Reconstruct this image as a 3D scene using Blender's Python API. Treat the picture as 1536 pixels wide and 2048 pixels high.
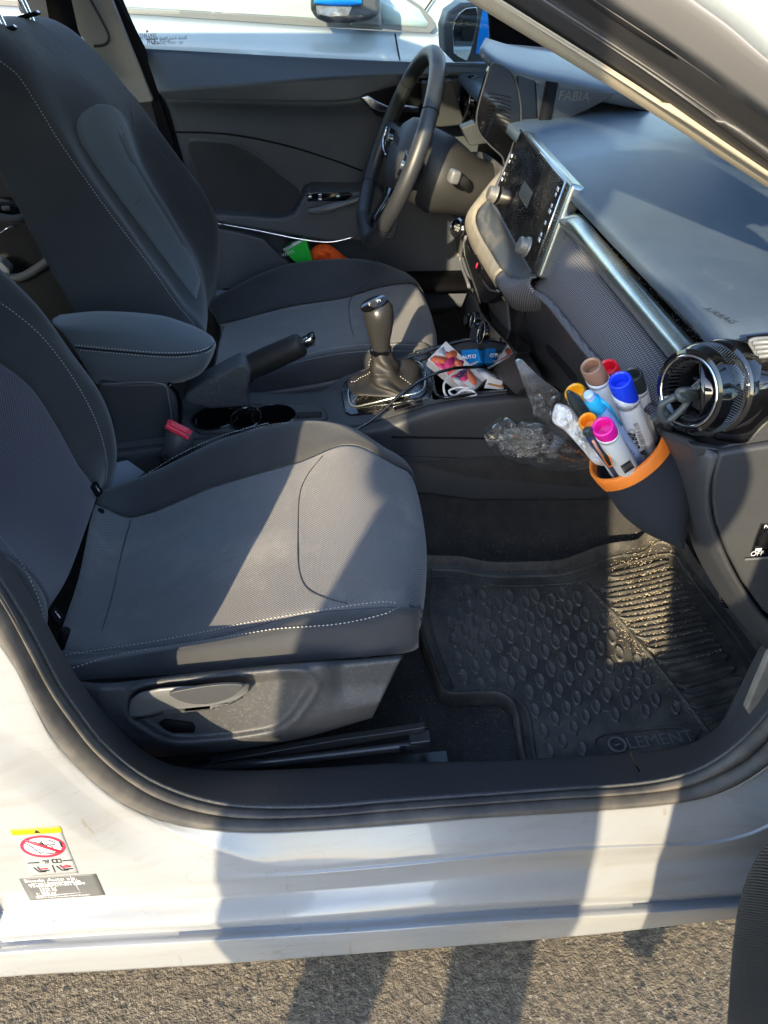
import bpy, bmesh, math, random
from mathutils import Vector, Matrix, Euler, noise
random.seed(7)
for o in list(bpy.data.objects): bpy.data.objects.remove(o)
S = bpy.context.scene; COL = S.collection; R = math.radians
# ------------------------------------------------------------ camera, sky, sun, exposure
CP = Vector((-.083, -.449, 1.275)); CE = (R(52.2), R(.7), R(-4.9)); F = 1540.
cd = bpy.data.cameras.new('camera'); cam = bpy.data.objects.new('camera', cd); COL.objects.link(cam)
cam.location = CP; cam.rotation_euler = CE; cd.sensor_fit = 'HORIZONTAL'; cd.sensor_width = 36; cd.lens = F/1536*36
cd.clip_start = .01; cd.clip_end = 500; S.camera = cam
SUN_EL, SUN_AZ = 23., 203.          # azimuth clockwise from +Y, towards the sun
W = bpy.data.worlds.new('World'); S.world = W; W.use_nodes = True
wn = W.node_tree.nodes; wl = W.node_tree.links; bg = wn['Background']
sky = wn.new('ShaderNodeTexSky'); sky.sky_type = 'NISHITA'; sky.sun_disc = False
sky.sun_elevation = R(SUN_EL); sky.sun_rotation = R(SUN_AZ); sky.air_density = 1.0; sky.dust_density = .7; sky.ozone_density = 2.0
wl.new(sky.outputs[0], bg.inputs[0]); bg.inputs[1].default_value = .15
sl = bpy.data.lights.new('sun', 'SUN'); sl.energy = 2.0; sl.angle = R(.6); sl.color = (1, .83, .56)
so = bpy.data.objects.new('sun', sl); COL.objects.link(so)
sd = Vector((math.sin(R(SUN_AZ))*math.cos(R(SUN_EL)), math.cos(R(SUN_AZ))*math.cos(R(SUN_EL)), math.sin(R(SUN_EL))))
so.rotation_euler = sd.to_track_quat('Z', 'Y').to_euler(); so.location = (-4, -9, 6)
S.cycles.transparent_max_bounces = 32
S.view_settings.view_transform = 'Standard'; S.view_settings.look = 'None'; S.view_settings.gamma = 1
S.view_settings.exposure = 2.38
# ------------------------------------------------------------ measuring helpers
MR = Euler(CE).to_matrix()
def ray(px, py): return MR @ Vector(((px-768)/F, -(py-1024)/F, -1.))
def at(px, py, a='y', v=0.):
    d = ray(px, py); i = 'xyz'.index(a); return CP + d*((v-CP[i])/d[i])
def YP(y, *p): return [at(a, b, 'y', y) for a, b in p]
def ZP(z, *p): return [at(a, b, 'z', z) for a, b in p]
def XP(x, *p): return [at(a, b, 'x', x) for a, b in p]
def G(*p): return [at(a, b, 'y', y) for a, b, y in p]
def V(*a): return Vector(a)
# ------------------------------------------------------------ node materials
MATS = {}
def mat(name, col, rough=.5, metal=0., bump=None, vary=None, spec=.5, coat=0., weave=None, dust=None, sheen=0., trans=0., alpha=1., speck=None, emit=None, streak=None, rings=None):
    m = bpy.data.materials.new(name); m.use_nodes = True; n = m.node_tree.nodes; l = m.node_tree.links
    b = n['Principled BSDF']; b.inputs['Roughness'].default_value = rough; b.inputs['Metallic'].default_value = metal
    b.inputs['Specular IOR Level'].default_value = spec; b.inputs['Coat Weight'].default_value = coat; b.inputs['Coat Roughness'].default_value = .05
    b.inputs['Sheen Weight'].default_value = sheen; b.inputs['Sheen Roughness'].default_value = .5; b.inputs['Transmission Weight'].default_value = trans
    b.inputs['Alpha'].default_value = alpha
    tc = n.new('ShaderNodeTexCoord').outputs['Object']
    c = n.new('ShaderNodeRGB').outputs[0]; c.default_value = (*col, 1)
    def tex(scale, detail=4., rough_=.6, stretch=None):
        v = tc
        if stretch:
            mp = n.new('ShaderNodeMapping'); mp.inputs['Scale'].default_value = stretch; l.new(tc, mp.inputs[0]); v = mp.outputs[0]
        t = n.new('ShaderNodeTexNoise'); t.inputs['Scale'].default_value = scale; t.inputs['Detail'].default_value = detail; t.inputs['Roughness'].default_value = rough_
        l.new(v, t.inputs['Vector']); return t.outputs['Fac']
    def rng(f, lo, hi, a=0., b_=1.):
        r = n.new('ShaderNodeMapRange'); r.inputs['From Min'].default_value = lo; r.inputs['From Max'].default_value = hi
        r.inputs['To Min'].default_value = a; r.inputs['To Max'].default_value = b_; l.new(f, r.inputs['Value']); return r.outputs[0]
    def mix(f, A, B):
        x = n.new('ShaderNodeMix'); x.data_type = 'RGBA'; l.new(f, x.inputs['Factor']); l.new(A, x.inputs['A'])
        if isinstance(B, tuple): x.inputs['B'].default_value = (*B, 1)
        else: l.new(B, x.inputs['B'])
        return x.outputs['Result']
    h = None
    if vary: c = mix(rng(tex(vary[0]), .35, .7), c, vary[1])
    if weave:                       # pitch, colour, axes
        pitch, wc, ax, hs = weave
        sp = n.new('ShaderNodeSeparateXYZ'); l.new(tc, sp.inputs[0])
        def sn(axi, k, ph=None):
            a = n.new('ShaderNodeMath'); a.operation = 'MULTIPLY'; l.new(sp.outputs[axi], a.inputs[0]); a.inputs[1].default_value = k
            s = n.new('ShaderNodeMath'); s.operation = 'SINE'; l.new(a.outputs[0], s.inputs[0]); return s.outputs[0]
        k = 2*math.pi/pitch
        p = n.new('ShaderNodeMath'); p.operation = 'MULTIPLY'; l.new(sn(ax[0], k), p.inputs[0]); l.new(sn(ax[1], k*.8), p.inputs[1])
        f = rng(p.outputs[0], -.2, .8); c = mix(f, c, wc); h = (f, hs)
    if dust:
        f = rng(tex(dust[0], 6, .7), dust[2], dust[3]); c = mix(f, c, dust[1])
        b2 = n.new('ShaderNodeMath'); b2.operation = 'MULTIPLY'; l.new(f, b2.inputs[0]); b2.inputs[1].default_value = .35
        a2 = n.new('ShaderNodeMath'); a2.operation = 'ADD'; a2.use_clamp = True; l.new(b2.outputs[0], a2.inputs[0]); a2.inputs[1].default_value = rough; l.new(a2.outputs[0], b.inputs['Roughness'])
    if streak:
        for (sc, st, lo, hi, cc) in streak: c = mix(rng(tex(sc, 5, .65, st), lo, hi), c, cc)
    if rings:                       # dried water marks: thin outlines with a shape of their own
        t_ = tex(16, 2, .5); a1 = rng(t_, .478, .482); a2 = rng(t_, .488, .484); k_ = rng(tex(5, 2), .50, .60)
        m1 = n.new('ShaderNodeMath'); m1.operation = 'MULTIPLY'; l.new(a1, m1.inputs[0]); l.new(a2, m1.inputs[1])
        m2 = n.new('ShaderNodeMath'); m2.operation = 'MULTIPLY'; l.new(m1.outputs[0], m2.inputs[0]); l.new(k_, m2.inputs[1]); c = mix(m2.outputs[0], c, rings)
    if speck:
        vo = n.new('ShaderNodeTexVoronoi'); vo.inputs['Scale'].default_value = speck[0]; l.new(tc, vo.inputs['Vector'])
        f1 = rng(vo.outputs['Distance'], speck[2], speck[2]*.6); f2 = rng(tex(speck[0]*.06, 3), .42, .62)
        mm = n.new('ShaderNodeMath'); mm.operation = 'MULTIPLY'; l.new(f1, mm.inputs[0]); l.new(f2, mm.inputs[1]); c = mix(mm.outputs[0], c, speck[1])
    l.new(c, b.inputs['Base Color'])
    if emit: l.new(c, b.inputs['Emission Color']); b.inputs['Emission Strength'].default_value = emit
    nrm = None
    for (sc, st, ds) in (bump or []):
        bm_ = n.new('ShaderNodeBump'); bm_.inputs['Strength'].default_value = st; bm_.inputs['Distance'].default_value = ds
        l.new(tex(sc, 3), bm_.inputs['Height'])
        if nrm: l.new(nrm, bm_.inputs['Normal'])
        nrm = bm_.outputs[0]
    if h:
        bm_ = n.new('ShaderNodeBump'); bm_.inputs['Strength'].default_value = h[1]; bm_.inputs['Distance'].default_value = .0006
        l.new(h[0], bm_.inputs['Height'])
        if nrm: l.new(nrm, bm_.inputs['Normal'])
        nrm = bm_.outputs[0]
    if nrm: l.new(nrm, b.inputs['Normal'])
    MATS[name] = m; return m
grain = [(900, .35, .0006)]
M = dict(
 fabric=mat('dark_fabric', (.042, .043, .046), .9, bump=[(1800, .4, .0004), (14, .35, .006), (45, .2, .002)], sheen=.25, spec=.25, vary=(9, (.052, .053, .056))),
 weave=mat('woven_fabric', (.092, .090, .092), .9, bump=[(11, .3, .006), (40, .2, .002)], weave=(.0034, (.27, .265, .27), (0, 1), .7), sheen=.3, spec=.25, dust=(7, (.27, .255, .235), .5, .85)),
 weave2=mat('knitted_dash_fabric', (.030, .031, .037), .75, weave=(.0042, (.33, .33, .37), (1, 2), .6), spec=.4),
 bluefab=mat('smooth_insert_fabric', (.10, .112, .122), .85, bump=[(1800, .4, .0004)], sheen=.3, spec=.25),
 plastic=mat('grained_dark_plastic', (.038, .040, .044), .5, bump=grain, vary=(12, (.046, .048, .051))),
 plasticd=mat('dusty_grained_plastic', (.062, .064, .068), .5, bump=grain, dust=(240, (.19, .18, .155), .52, .85)),
 dashtop=mat('soft_dash_top', (.070, .100, .140), .42, bump=[(1200, .3, .0005), (9, .1, .003)], vary=(25, (.084, .113, .150)), dust=(90, (.20, .21, .21), .60, .85), spec=.7),  # blue of the reflected sky is put into the base colour
 padgrey=mat('grey_textured_pad', (.060, .075, .095), .6, bump=[(1000, .6, .0008)], dust=(30, (.20, .18, .14), .5, .75)),
 lip=mat('soft_rim', (.21, .19, .155), .75, bump=grain, vary=(40, (.28, .255, .205))),
 beige=mat('beige_pillar_trim', (.36, .345, .31), .75, bump=[(600, .1, .0005)]),
 gloss=mat('gloss_black', (.004, .004, .005), .06, spec=.6, coat=.6),
 glossd=mat('dusty_gloss_black', (.006, .006, .007), .12, spec=.6, speck=(420, (.30, .28, .24), .32), dust=(16, (.035, .033, .03), .5, .9)),
 black=mat('deep_black', (.008, .008, .010), .6, spec=.12),
 rubber=mat('seal_rubber', (.050, .049, .050), .6, bump=[(300, .2, .0006)], vary=(22, (.115, .105, .09))),
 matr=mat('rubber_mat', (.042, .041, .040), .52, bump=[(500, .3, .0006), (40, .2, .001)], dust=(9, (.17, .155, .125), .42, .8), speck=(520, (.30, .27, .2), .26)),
 carpet=mat('black_carpet', (.030, .030, .032), .95, bump=[(700, 1., .002)], speck=(260, (.28, .25, .18), .16), vary=(30, (.05, .047, .043))),
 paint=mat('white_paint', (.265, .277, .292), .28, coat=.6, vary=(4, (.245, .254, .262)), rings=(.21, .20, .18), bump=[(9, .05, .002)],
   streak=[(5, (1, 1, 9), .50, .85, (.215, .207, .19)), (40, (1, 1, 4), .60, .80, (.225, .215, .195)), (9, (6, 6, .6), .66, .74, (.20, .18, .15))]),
 paint2=mat('clean_white_paint', (.38, .415, .42), .2, coat=.6),
 chrome=mat('chrome', (.75, .75, .76), .12, 1.),
 satin=mat('satin_metal', (.42, .47, .46), .24, .9, vary=(14, (.55, .60, .58))),
 grey=mat('satin_grey_plastic', (.14, .145, .15), .38, spec=.6),
 leather=mat('black_leather', (.020, .019, .018), .5, bump=[(450, .35, .0008), (40, .3, .002)], spec=.35),
 wheel=mat('wheel_leather', (.026, .028, .031), .42, bump=[(1400, .25, .0004)], spec=.6),
 steel=mat('black_painted_steel', (.075, .078, .082), .28, .6),
 stitch=mat('grey_thread', (.50, .50, .48), .8),
 stitchd=mat('dark_thread', (.10, .10, .10), .8),
 red=mat('red_plastic', (.72, .03, .06), .35, spec=.5),
 rubber2=mat('black_pillar_rubber', (.026, .025, .025), .45, bump=[(300, .2, .0006)]),
 white=mat('white_plastic', (.72, .73, .74), .35),
 print_=mat('white_print', (.75, .76, .78), .5),
 ink=mat('black_ink', (.012, .012, .014), .5),
 blueink=mat('blue_ink', (.02, .03, .16), .5),
 asphalt=mat('asphalt', (.085, .070, .052), .9, bump=[(95, .8, .008), (260, .8, .004)], vary=(60, (.20, .16, .11)), speck=(70, (.045, .042, .04), .35), streak=[(130, (1, 1, 1), .56, .66, (.30, .27, .22))]),
)
def clear(name, tint, fac, rough=.03):
    m = bpy.data.materials.new(name); m.use_nodes = True; n = m.node_tree.nodes; l = m.node_tree.links; n.clear()
    o = n.new('ShaderNodeOutputMaterial'); t = n.new('ShaderNodeBsdfTransparent'); g = n.new('ShaderNodeBsdfGlossy'); x = n.new('ShaderNodeMixShader')
    t.inputs[0].default_value = (*tint, 1); g.inputs['Roughness'].default_value = rough
    fr = n.new('ShaderNodeFresnel'); fr.inputs[0].default_value = 1.45
    a = n.new('ShaderNodeMath'); a.operation = 'ADD'; a.use_clamp = True; a.inputs[1].default_value = fac
    l.new(fr.outputs[0], a.inputs[0]); l.new(a.outputs[0], x.inputs[0]); l.new(t.outputs[0], x.inputs[1]); l.new(g.outputs[0], x.inputs[2]); l.new(x.outputs[0], o.inputs[0]); return m
M['glass'] = clear('window_glass', (.93, .97, .95), .02)
M['film'] = clear('clear_crinkled_film', (.97, .97, .97), .06, .10)
def film_mat():
    m = bpy.data.materials.new('crinkled_clear_film'); m.use_nodes = True; n = m.node_tree.nodes; l = m.node_tree.links; n.clear()
    o = n.new('ShaderNodeOutputMaterial'); t = n.new('ShaderNodeBsdfTransparent'); g = n.new('ShaderNodeBsdfGlossy'); d = n.new('ShaderNodeBsdfDiffuse'); x = n.new('ShaderNodeMixShader'); y = n.new('ShaderNodeMixShader')
    t.inputs[0].default_value = (.96, .96, .96, 1); g.inputs['Roughness'].default_value = .12; d.inputs[0].default_value = (.8, .8, .8, 1)
    f = n.new('ShaderNodeLayerWeight'); f.inputs[0].default_value = .34; y.inputs[0].default_value = .04
    l.new(t.outputs[0], y.inputs[1]); l.new(d.outputs[0], y.inputs[2]); l.new(f.outputs['Facing'], x.inputs[0]); l.new(y.outputs[0], x.inputs[1]); l.new(g.outputs[0], x.inputs[2]); l.new(x.outputs[0], o.inputs[0]); return m
M['film'] = film_mat()
M['tint'] = clear('sun_cutting_glass', (.12, .13, .13), .02)
# ------------------------------------------------------------ object helpers
def tag(o, label=None, cat=None, group=None, kind=None):
    for k, v in (('label', label), ('category', cat), ('group', group), ('kind', kind)):
        if v: o[k] = v
    return o
def empty(name, loc, label=None, cat=None, group=None, parent=None):
    o = bpy.data.objects.new(name, None); COL.objects.link(o); o.empty_display_size = .05
    loc = Vector(loc); o['wl'] = tuple(loc)
    if parent: o.parent = parent; o.location = loc - Vector(parent['wl'])
    else: o.location = loc
    return tag(o, label, cat, group)
def link(name, me, m, parent=None):
    ob = bpy.data.objects.new(name, me); COL.objects.link(ob)
    if m and not me.materials: me.materials.append(M[m] if isinstance(m, str) else m)
    if parent:
        ob.parent = parent; w = parent.get('wl')
        ob.location = -Vector(w) if w else V(0, 0, 0)
        if w is None or True: pass
    return ob
def mesh(name, vs, fs, m, parent=None, smooth=True):
    me = bpy.data.meshes.new(name); me.from_pydata([tuple(v) for v in vs], [], fs); me.update()
    for p in me.polygons: p.use_smooth = smooth
    ob = link(name, me, m, parent); return ob
def sub_(parent):           # world origin of a mesh parent is the world origin: its children need no offset
    return parent
def cr(P, n, closed=False):
    P = [Vector(p) for p in P]; L = len(P)
    if L < 3 and not closed:
        return [P[0].lerp(P[-1], i/(n-1)) for i in range(n)]
    segs = L if closed else L-1
    def g(i):
        if closed: return P[i % L]
        if i < 0: return P[0]*2-P[1]
        if i >= L: return P[-1]*2-P[-2]
        return P[i]
    d = [(g(i+1)-g(i)).length+1e-6 for i in range(segs)]; T = sum(d); out = []
    acc = [0]
    for x in d: acc.append(acc[-1]+x)
    cnt = n if closed else n-1
    j = 0
    for k in range(n):
        s = T*k/cnt
        while j < segs-1 and s > acc[j+1]: j += 1
        t = min(1, max(0, (s-acc[j])/d[j])); a, b, c, e = g(j-1), g(j), g(j+1), g(j+2)
        d0 = (b-a).length+1e-6; d1 = d[j]; d2 = (e-c).length+1e-6
        m1 = ((c-a)/(d0+d1))*d1; m2 = ((e-b)/(d1+d2))*d1
        out.append(b*(2*t**3-3*t*t+1)+m1*(t**3-2*t*t+t)+c*(-2*t**3+3*t*t)+m2*(t**3-t*t))
    return out
def lin(P, n):
    P = [Vector(p) for p in P]; d = [0]
    for a, b in zip(P, P[1:]): d.append(d[-1]+(b-a).length)
    out = []; j = 0
    for k in range(n):
        s = d[-1]*k/(n-1)
        while j < len(P)-2 and s > d[j+1]: j += 1
        out.append(P[j].lerp(P[j+1], (s-d[j])/max(1e-9, d[j+1]-d[j])))
    return out
def gridpts(rows, nu, nv, fu=cr, fv=cr):
    a = [fv(r, nv) for r in rows]; cols = [fu([a[i][j] for i in range(len(a))], nu) for j in range(nv)]
    return [[cols[j][i] for j in range(nv)] for i in range(nu)]
def orient(me, to=None):
    n = sum(((CP if to is None else to) - p.center).dot(p.normal)*p.area for p in me.polygons)
    if n < 0: me.flip_normals()
def solid(ob, t, bevel=0, seg=2, off=-1):
    s = ob.modifiers.new('thickness', 'SOLIDIFY'); s.thickness = t; s.offset = off; s.use_even_offset = False
    if bevel:
        b = ob.modifiers.new('edge', 'BEVEL'); b.width = bevel; b.segments = seg; b.limit_method = 'ANGLE'; b.angle_limit = R(40); b.harden_normals = True
    return ob
def gridmesh(name, g, m, parent, t=.004, to=None):
    nu, nv = len(g), len(g[0]); vs = [p for r in g for p in r]
    fs = [(i*nv+j, i*nv+j+1, (i+1)*nv+j+1, (i+1)*nv+j) for i in range(nu-1) for j in range(nv-1)]
    ob = mesh(name, vs, fs, m, parent); orient(ob.data, to)
    if t: solid(ob, t)
    return ob
def patch(name, rows, m, parent, t=.004, nu=24, nv=24, fu=cr, fv=cr, to=None, f=None):
    g = gridpts(rows, nu, nv, fu, fv)
    if f: g = [[f(p, i/(nu-1), j/(nv-1)) for j, p in enumerate(r)] for i, r in enumerate(g)]
    return gridmesh(name, g, m, parent, t, to)
def slab(name, pts, m, parent, t=.01, bevel=.002, seg=3, to=None, curve=0):
    if curve: pts = cr(pts, curve, True)
    me = bpy.data.meshes.new(name); me.from_pydata([tuple(p) for p in pts], [], [list(range(len(pts)))]); me.update()
    ob = link(name, me, m, parent); orient(me, to)
    for p in me.polygons: p.use_smooth = True
    return solid(ob, t, bevel, seg)
def loft(name, rings, m, parent, caps=True, closed=True):
    n = len(rings[0]); vs = [p for r in rings for p in r]; fs = []
    for i in range(len(rings)-1):
        for j in range(n if closed else n-1):
            k = (j+1) % n; fs.append((i*n+j, i*n+k, (i+1)*n+k, (i+1)*n+j))
    if caps:
        fs.append(tuple(range(n))[::-1]); fs.append(tuple((len(rings)-1)*n+j for j in range(n)))
    ob = mesh(name, vs, fs, m, parent)
    bm = bmesh.new(); bm.from_mesh(ob.data); bmesh.ops.recalc_face_normals(bm, faces=bm.faces); bm.to_mesh(ob.data); bm.free()
    if caps:
        for p in ob.data.polygons[-2:]: p.use_smooth = False
    return ob
def frame(d, up=V(0, 0, 1)):
    d = d.normalized(); a = up.cross(d)
    if a.length < 1e-3: a = V(1, 0, 0).cross(d)
    a.normalize(); return a, d.cross(a)
def tube(name, P, r, m, parent, n=0, seg=12, closed=False, sq=1., up=V(0, 0, 1), caps=True):
    if n: P = cr(P, n, closed)
    N = len(P); rings = []; a0 = None
    rr = r if callable(r) else (lambda t: r)
    for i, p in enumerate(P):
        d = (P[(i+1) % N]-P[i-1]) if closed else (P[min(i+1, N-1)]-P[max(i-1, 0)])
        d.normalize()
        if a0 is None: a, b = frame(d, up)
        else: a = (a0-d*a0.dot(d)).normalized(); b = d.cross(a)
        a0 = a; q = rr(i/(N-1))
        rings.append([p+a*q*math.cos(2*math.pi*k/seg)+b*q*sq*math.sin(2*math.pi*k/seg) for k in range(seg)])
    if closed: rings.append(rings[0]); caps = False
    return loft(name, rings, m, parent, caps)
def lathe(name, prof, o, ax, m, parent, seg=40, up=V(0, 0, 1), ex=1., ey=1., caps=True):
    a, b = frame(Vector(ax), up); d = Vector(ax).normalized()
    rings = [[o+d*h+a*r*ex*math.cos(2*math.pi*k/seg)+b*r*ey*math.sin(2*math.pi*k/seg) for k in range(seg)] for r, h in prof]
    ob = loft(name, rings, m, parent, caps); ob.data.set_sharp_from_angle(angle=R(38)); return ob
def box(name, c, sx, sy, sz, m, parent, bevel=.003, X=V(1, 0, 0), Y=V(0, 1, 0), seg=3):
    X = Vector(X).normalized(); Z = X.cross(Vector(Y)).normalized(); Y = Z.cross(X); bm = bmesh.new(); bmesh.ops.create_cube(bm, size=1)
    for v in bm.verts: v.co = Vector(c)+X*v.co.x*sx+Y*v.co.y*sy+Z*v.co.z*sz
    if bevel: bmesh.ops.bevel(bm, geom=bm.edges[:], offset=bevel, segments=seg, profile=.5, affect='EDGES')
    me = bpy.data.meshes.new(name); bm.to_mesh(me); bm.free()
    for p in me.polygons: p.use_smooth = True
    me.set_sharp_from_angle(angle=R(35)); return link(name, me, m, parent)
def join(name, obs, parent=None):       # several shapes of one part into one mesh
    bm = bmesh.new(); mats = []
    dg = None
    for o in obs:
        if o.modifiers:
            if dg is None: bpy.context.view_layer.update(); dg = bpy.context.evaluated_depsgraph_get()
            me = bpy.data.meshes.new_from_object(o.evaluated_get(dg))
        else: me = o.data
        idx = []
        for mm in me.materials:
            if mm not in mats: mats.append(mm)
            idx.append(mats.index(mm))
        k = len(bm.faces); bm.from_mesh(me); bm.faces.ensure_lookup_table()
        for f in bm.faces[k:]: f.material_index = idx[f.material_index] if idx else 0
    me = bpy.data.meshes.new(name); bm.to_mesh(me); bm.free()
    for mm in mats: me.materials.append(mm)
    par = obs[0].parent if parent is None else parent
    for o in obs: bpy.data.objects.remove(o)
    return link(name, me, None, par)
FT = bpy.data.curves.new('lettering', 'FONT')
def text(name, s, o, xd, yd, size, m, parent, t=.0003, bold=0., mirror=False, center=True):
    FT.body = s; FT.size = 1; FT.extrude = 0; FT.offset = bold; FT.align_x = 'CENTER' if center else 'LEFT'; FT.align_y = 'CENTER'
    to = bpy.data.objects.new('lettering', FT); COL.objects.link(to); bpy.context.view_layer.update()
    me = bpy.data.meshes.new_from_object(to.evaluated_get(bpy.context.evaluated_depsgraph_get())); bpy.data.objects.remove(to)
    X = Vector(xd).normalized(); Z = X.cross(Vector(yd)).normalized(); Y = Z.cross(X)
    me.materials.clear()
    for v in me.vertices: v.co = Vector(o)+X*v.co.x*size*(-1 if mirror else 1)+Y*v.co.y*size+Z*t
    me.name = name; return link(name, me, m, parent)
def stitches(name, P, parent, m='stitch', pitch=.0052, ln=.0036, r=.00065, lift=.0014, to=None):
    n = max(4, int(sum((b-a).length for a, b in zip(P, P[1:]))/pitch)); Q = cr(P, n*3); vs = []; fs = []
    for i in range(0, len(Q)-3, 3):
        a = Q[i]; d = (Q[i+2]-Q[i]); c = a+d*.5; v = ((CP if to is None else to)-c).normalized(); d.normalize(); s = d.cross(v).normalized()
        c = c+v*lift; k = len(vs)
        for e, w, hh in ((-.5, 0, 0), (0, 1, 0), (.5, 0, 0), (0, -1, 0), (0, 0, 1)): vs.append(c+d*ln*e+s*r*w*1.3+v*r*hh)
        fs += [(k, k+1, k+4), (k+1, k+2, k+4), (k+2, k+3, k+4), (k+3, k, k+4)]
    return mesh(name, vs, fs, m, parent, False)
def mid(a, b, t=.5): return Vector(a).lerp(Vector(b), t)
# ============================================================ ground, neighbour car
g = mesh('asphalt_ground', [(-150, -150, 0), (150, -150, 0), (150, 150, 0), (-150, 150, 0)], [(0, 1, 2, 3)], 'asphalt'); tag(g, kind='structure')
car = empty('hatchback_car', (0, .87, 0), 'white hatchback with its front passenger door open showing the dark cabin', 'car')
# ---- body side
S0 = [(-420, 650), (-150, 1080), (0, 1290), (30, 1335), (75, 1425), (115, 1490), (175, 1555), (250, 1610), (340, 1646), (450, 1662), (550, 1664), (750, 1652), (968, 1635), (1198, 1621), (1318, 1611), (1408, 1596), (1468, 1574), (1536, 1530), (1600, 1470), (1680, 1350)]
r1 = [(-420, 1830), (-150, 1800), (50, 1788), (225, 1775), (450, 1762), (750, 1737), (1000, 1712), (1180, 1698), (1400, 1689), (1468, 1680), (1536, 1655), (1680, 1560)]
r1b = [(-420, 1850), (-150, 1818), (50, 1803), (225, 1790), (450, 1777), (750, 1751), (1000, 1728), (1180, 1713), (1400, 1705), (1536, 1688), (1680, 1640)]
r2 = [(-420, 1862), (-150, 1835), (50, 1819), (225, 1808), (450, 1794), (750, 1770), (1000, 1748), (1200, 1734), (1378, 1722), (1536, 1712), (1680, 1700)]
r3 = [(-420, 1900), (-150, 1882), (50, 1867), (225, 1855), (450, 1845), (750, 1825), (968, 1808), (1180, 1797), (1400, 1788), (1536, 1780), (1680, 1770)]
r3b = [(-420, 1912), (-150, 1895), (50, 1880), (225, 1868), (450, 1858), (750, 1838), (968, 1822), (1180, 1810), (1400, 1800), (1536, 1792), (1680, 1782)]
r4 = [(-420, 1935), (-150, 1920), (50, 1903), (225, 1893), (450, 1880), (750, 1862), (968, 1845), (1198, 1832), (1400, 1818), (1536, 1808), (1680, 1798)]
r5 = [(-420, 1985), (-150, 1968), (50, 1951), (225, 1941), (470, 1926), (750, 1905), (968, 1888), (1200, 1868), (1400, 1845), (1536, 1830), (1680, 1818)]
f1 = [(-420, 1120), (-150, 1370), (0, 1460), (75, 1502), (120, 1542), (165, 1582), (225, 1627), (285, 1660), (360, 1688), (450, 1710), (560, 1735), (750, 1722), (1000, 1700), (1180, 1686), (1400, 1677), (1468, 1668), (1536, 1640), (1680, 1540)]
f2 = [(-420, 1230), (-150, 1470), (0, 1560), (65, 1603), (150, 1665), (200, 1695), (280, 1726), (350, 1740), (450, 1747), (560, 1745), (750, 1730), (1000, 1706), (1180, 1692), (1400, 1683), (1468, 1674), (1536, 1648), (1680, 1550)]
rows = [YP(.054, *S0), G(*[(a, b, .050-.020*max(0, min(1, (a-250)/300))) for a, b in f1]), YP(.029, *f2), YP(.0255, *r1), YP(.027, *r1b), YP(.026, *r2), YP(.003, *r3), YP(.008, *r3b), YP(-.009, *r4), YP(-.0055, *r5)]
rows = [cr(r, 60) for r in rows]
def dens(rows):          # keep creases tight: two close copies of every ridge
    out = [rows[0]]
    for a, b in zip(rows, rows[1:]):
        for t in (.06, .5, .94): out.append([x.lerp(y, t) for x, y in zip(a, b)])
    return out + [rows[-1]]
rows = dens(rows)
last = rows[-1]; rows += [[p+V(0, .01, -.004) for p in last], [p+V(0, .12, -.006) for p in last]]
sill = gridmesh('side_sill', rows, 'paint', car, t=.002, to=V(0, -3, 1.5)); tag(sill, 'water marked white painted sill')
# ---- rubber door seal
S1 = [(-420, 560), (-150, 985), (0, 1198), (50, 1290), (100, 1385), (145, 1450), (185, 1500), (240, 1550), (310, 1595), (400, 1625), (500, 1637), (650, 1632), (768, 1622), (968, 1607), (1118, 1597), (1268, 1588), (1368, 1576), (1428, 1555), (1488, 1525), (1536, 1480), (1650, 1330)]
S2 = [(-420, 530), (-150, 950), (0, 1163), (60, 1262), (118, 1372), (165, 1440), (200, 1485), (260, 1537), (320, 1572), (400, 1601), (490, 1616), (650, 1616), (768, 1606), (968, 1592), (1118, 1581), (1268, 1571), (1368, 1553), (1430, 1525), (1490, 1480), (1536, 1430), (1640, 1270)]
S3 = [(-420, 500), (-150, 905), (0, 1118), (60, 1215), (110, 1305), (160, 1380), (210, 1440), (270, 1500), (320, 1530), (380, 1544), (500, 1548), (650, 1542), (768, 1534), (1018, 1527), (1168, 1519), (1300, 1509), (1390, 1493), (1450, 1455), (1500, 1370), (1536, 1300), (1620, 1150)]
A0, A1, A2, A3 = cr(YP(.05, *S0), 90), cr(YP(.058, *S1), 90), cr(YP(.066, *S2), 90), cr(YP(.15, *S3), 90)
def ridge(a, b, hgt, n=6):
    out = []
    for k in range(n+1):
        t = k/n; out.append([x.lerp(y, t)+V(0, -1, .6).normalized()*hgt*math.sin(math.pi*t) for x, y in zip(a, b)])
    return out
gm = ridge(A0, A1, .011); gm = gm + [[p+V(0, .006, -.004) for p in gm[-1]]] + [[p+V(0, .004, -.004) for p in ridge(A1, A2, .006)[0]]] + ridge(A1, A2, .008)[1:]
seal = gridmesh('door_seal', gm, 'rubber', car, t=.003, to=V(0, -3, 1.5)); tag(seal, 'worn black rubber seal round the door opening')
# ---- sill trim and drop to the carpet
tr = ridge(A2, A3, .009, 10); tr += [[p+V(0, .006, -.006) for p in tr[-1]], [p+V(0, .012, -.03) for p in tr[-1]], [p+V(0, .014, -.16) for p in tr[-1]]]
trim = gridmesh('sill_trim', tr, 'plasticd', car, t=.003, to=V(0, -3, 2)); tag(trim, 'scuffed black plastic sill trim')
ln = YP(.105, (1255, 1512), (1262, 1530), (1272, 1548), (1280, 1562))
tube('trim_joint', [p+V(0, -.004, .014) for p in ln], .0012, 'black', trim, n=10, seg=6)
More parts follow.
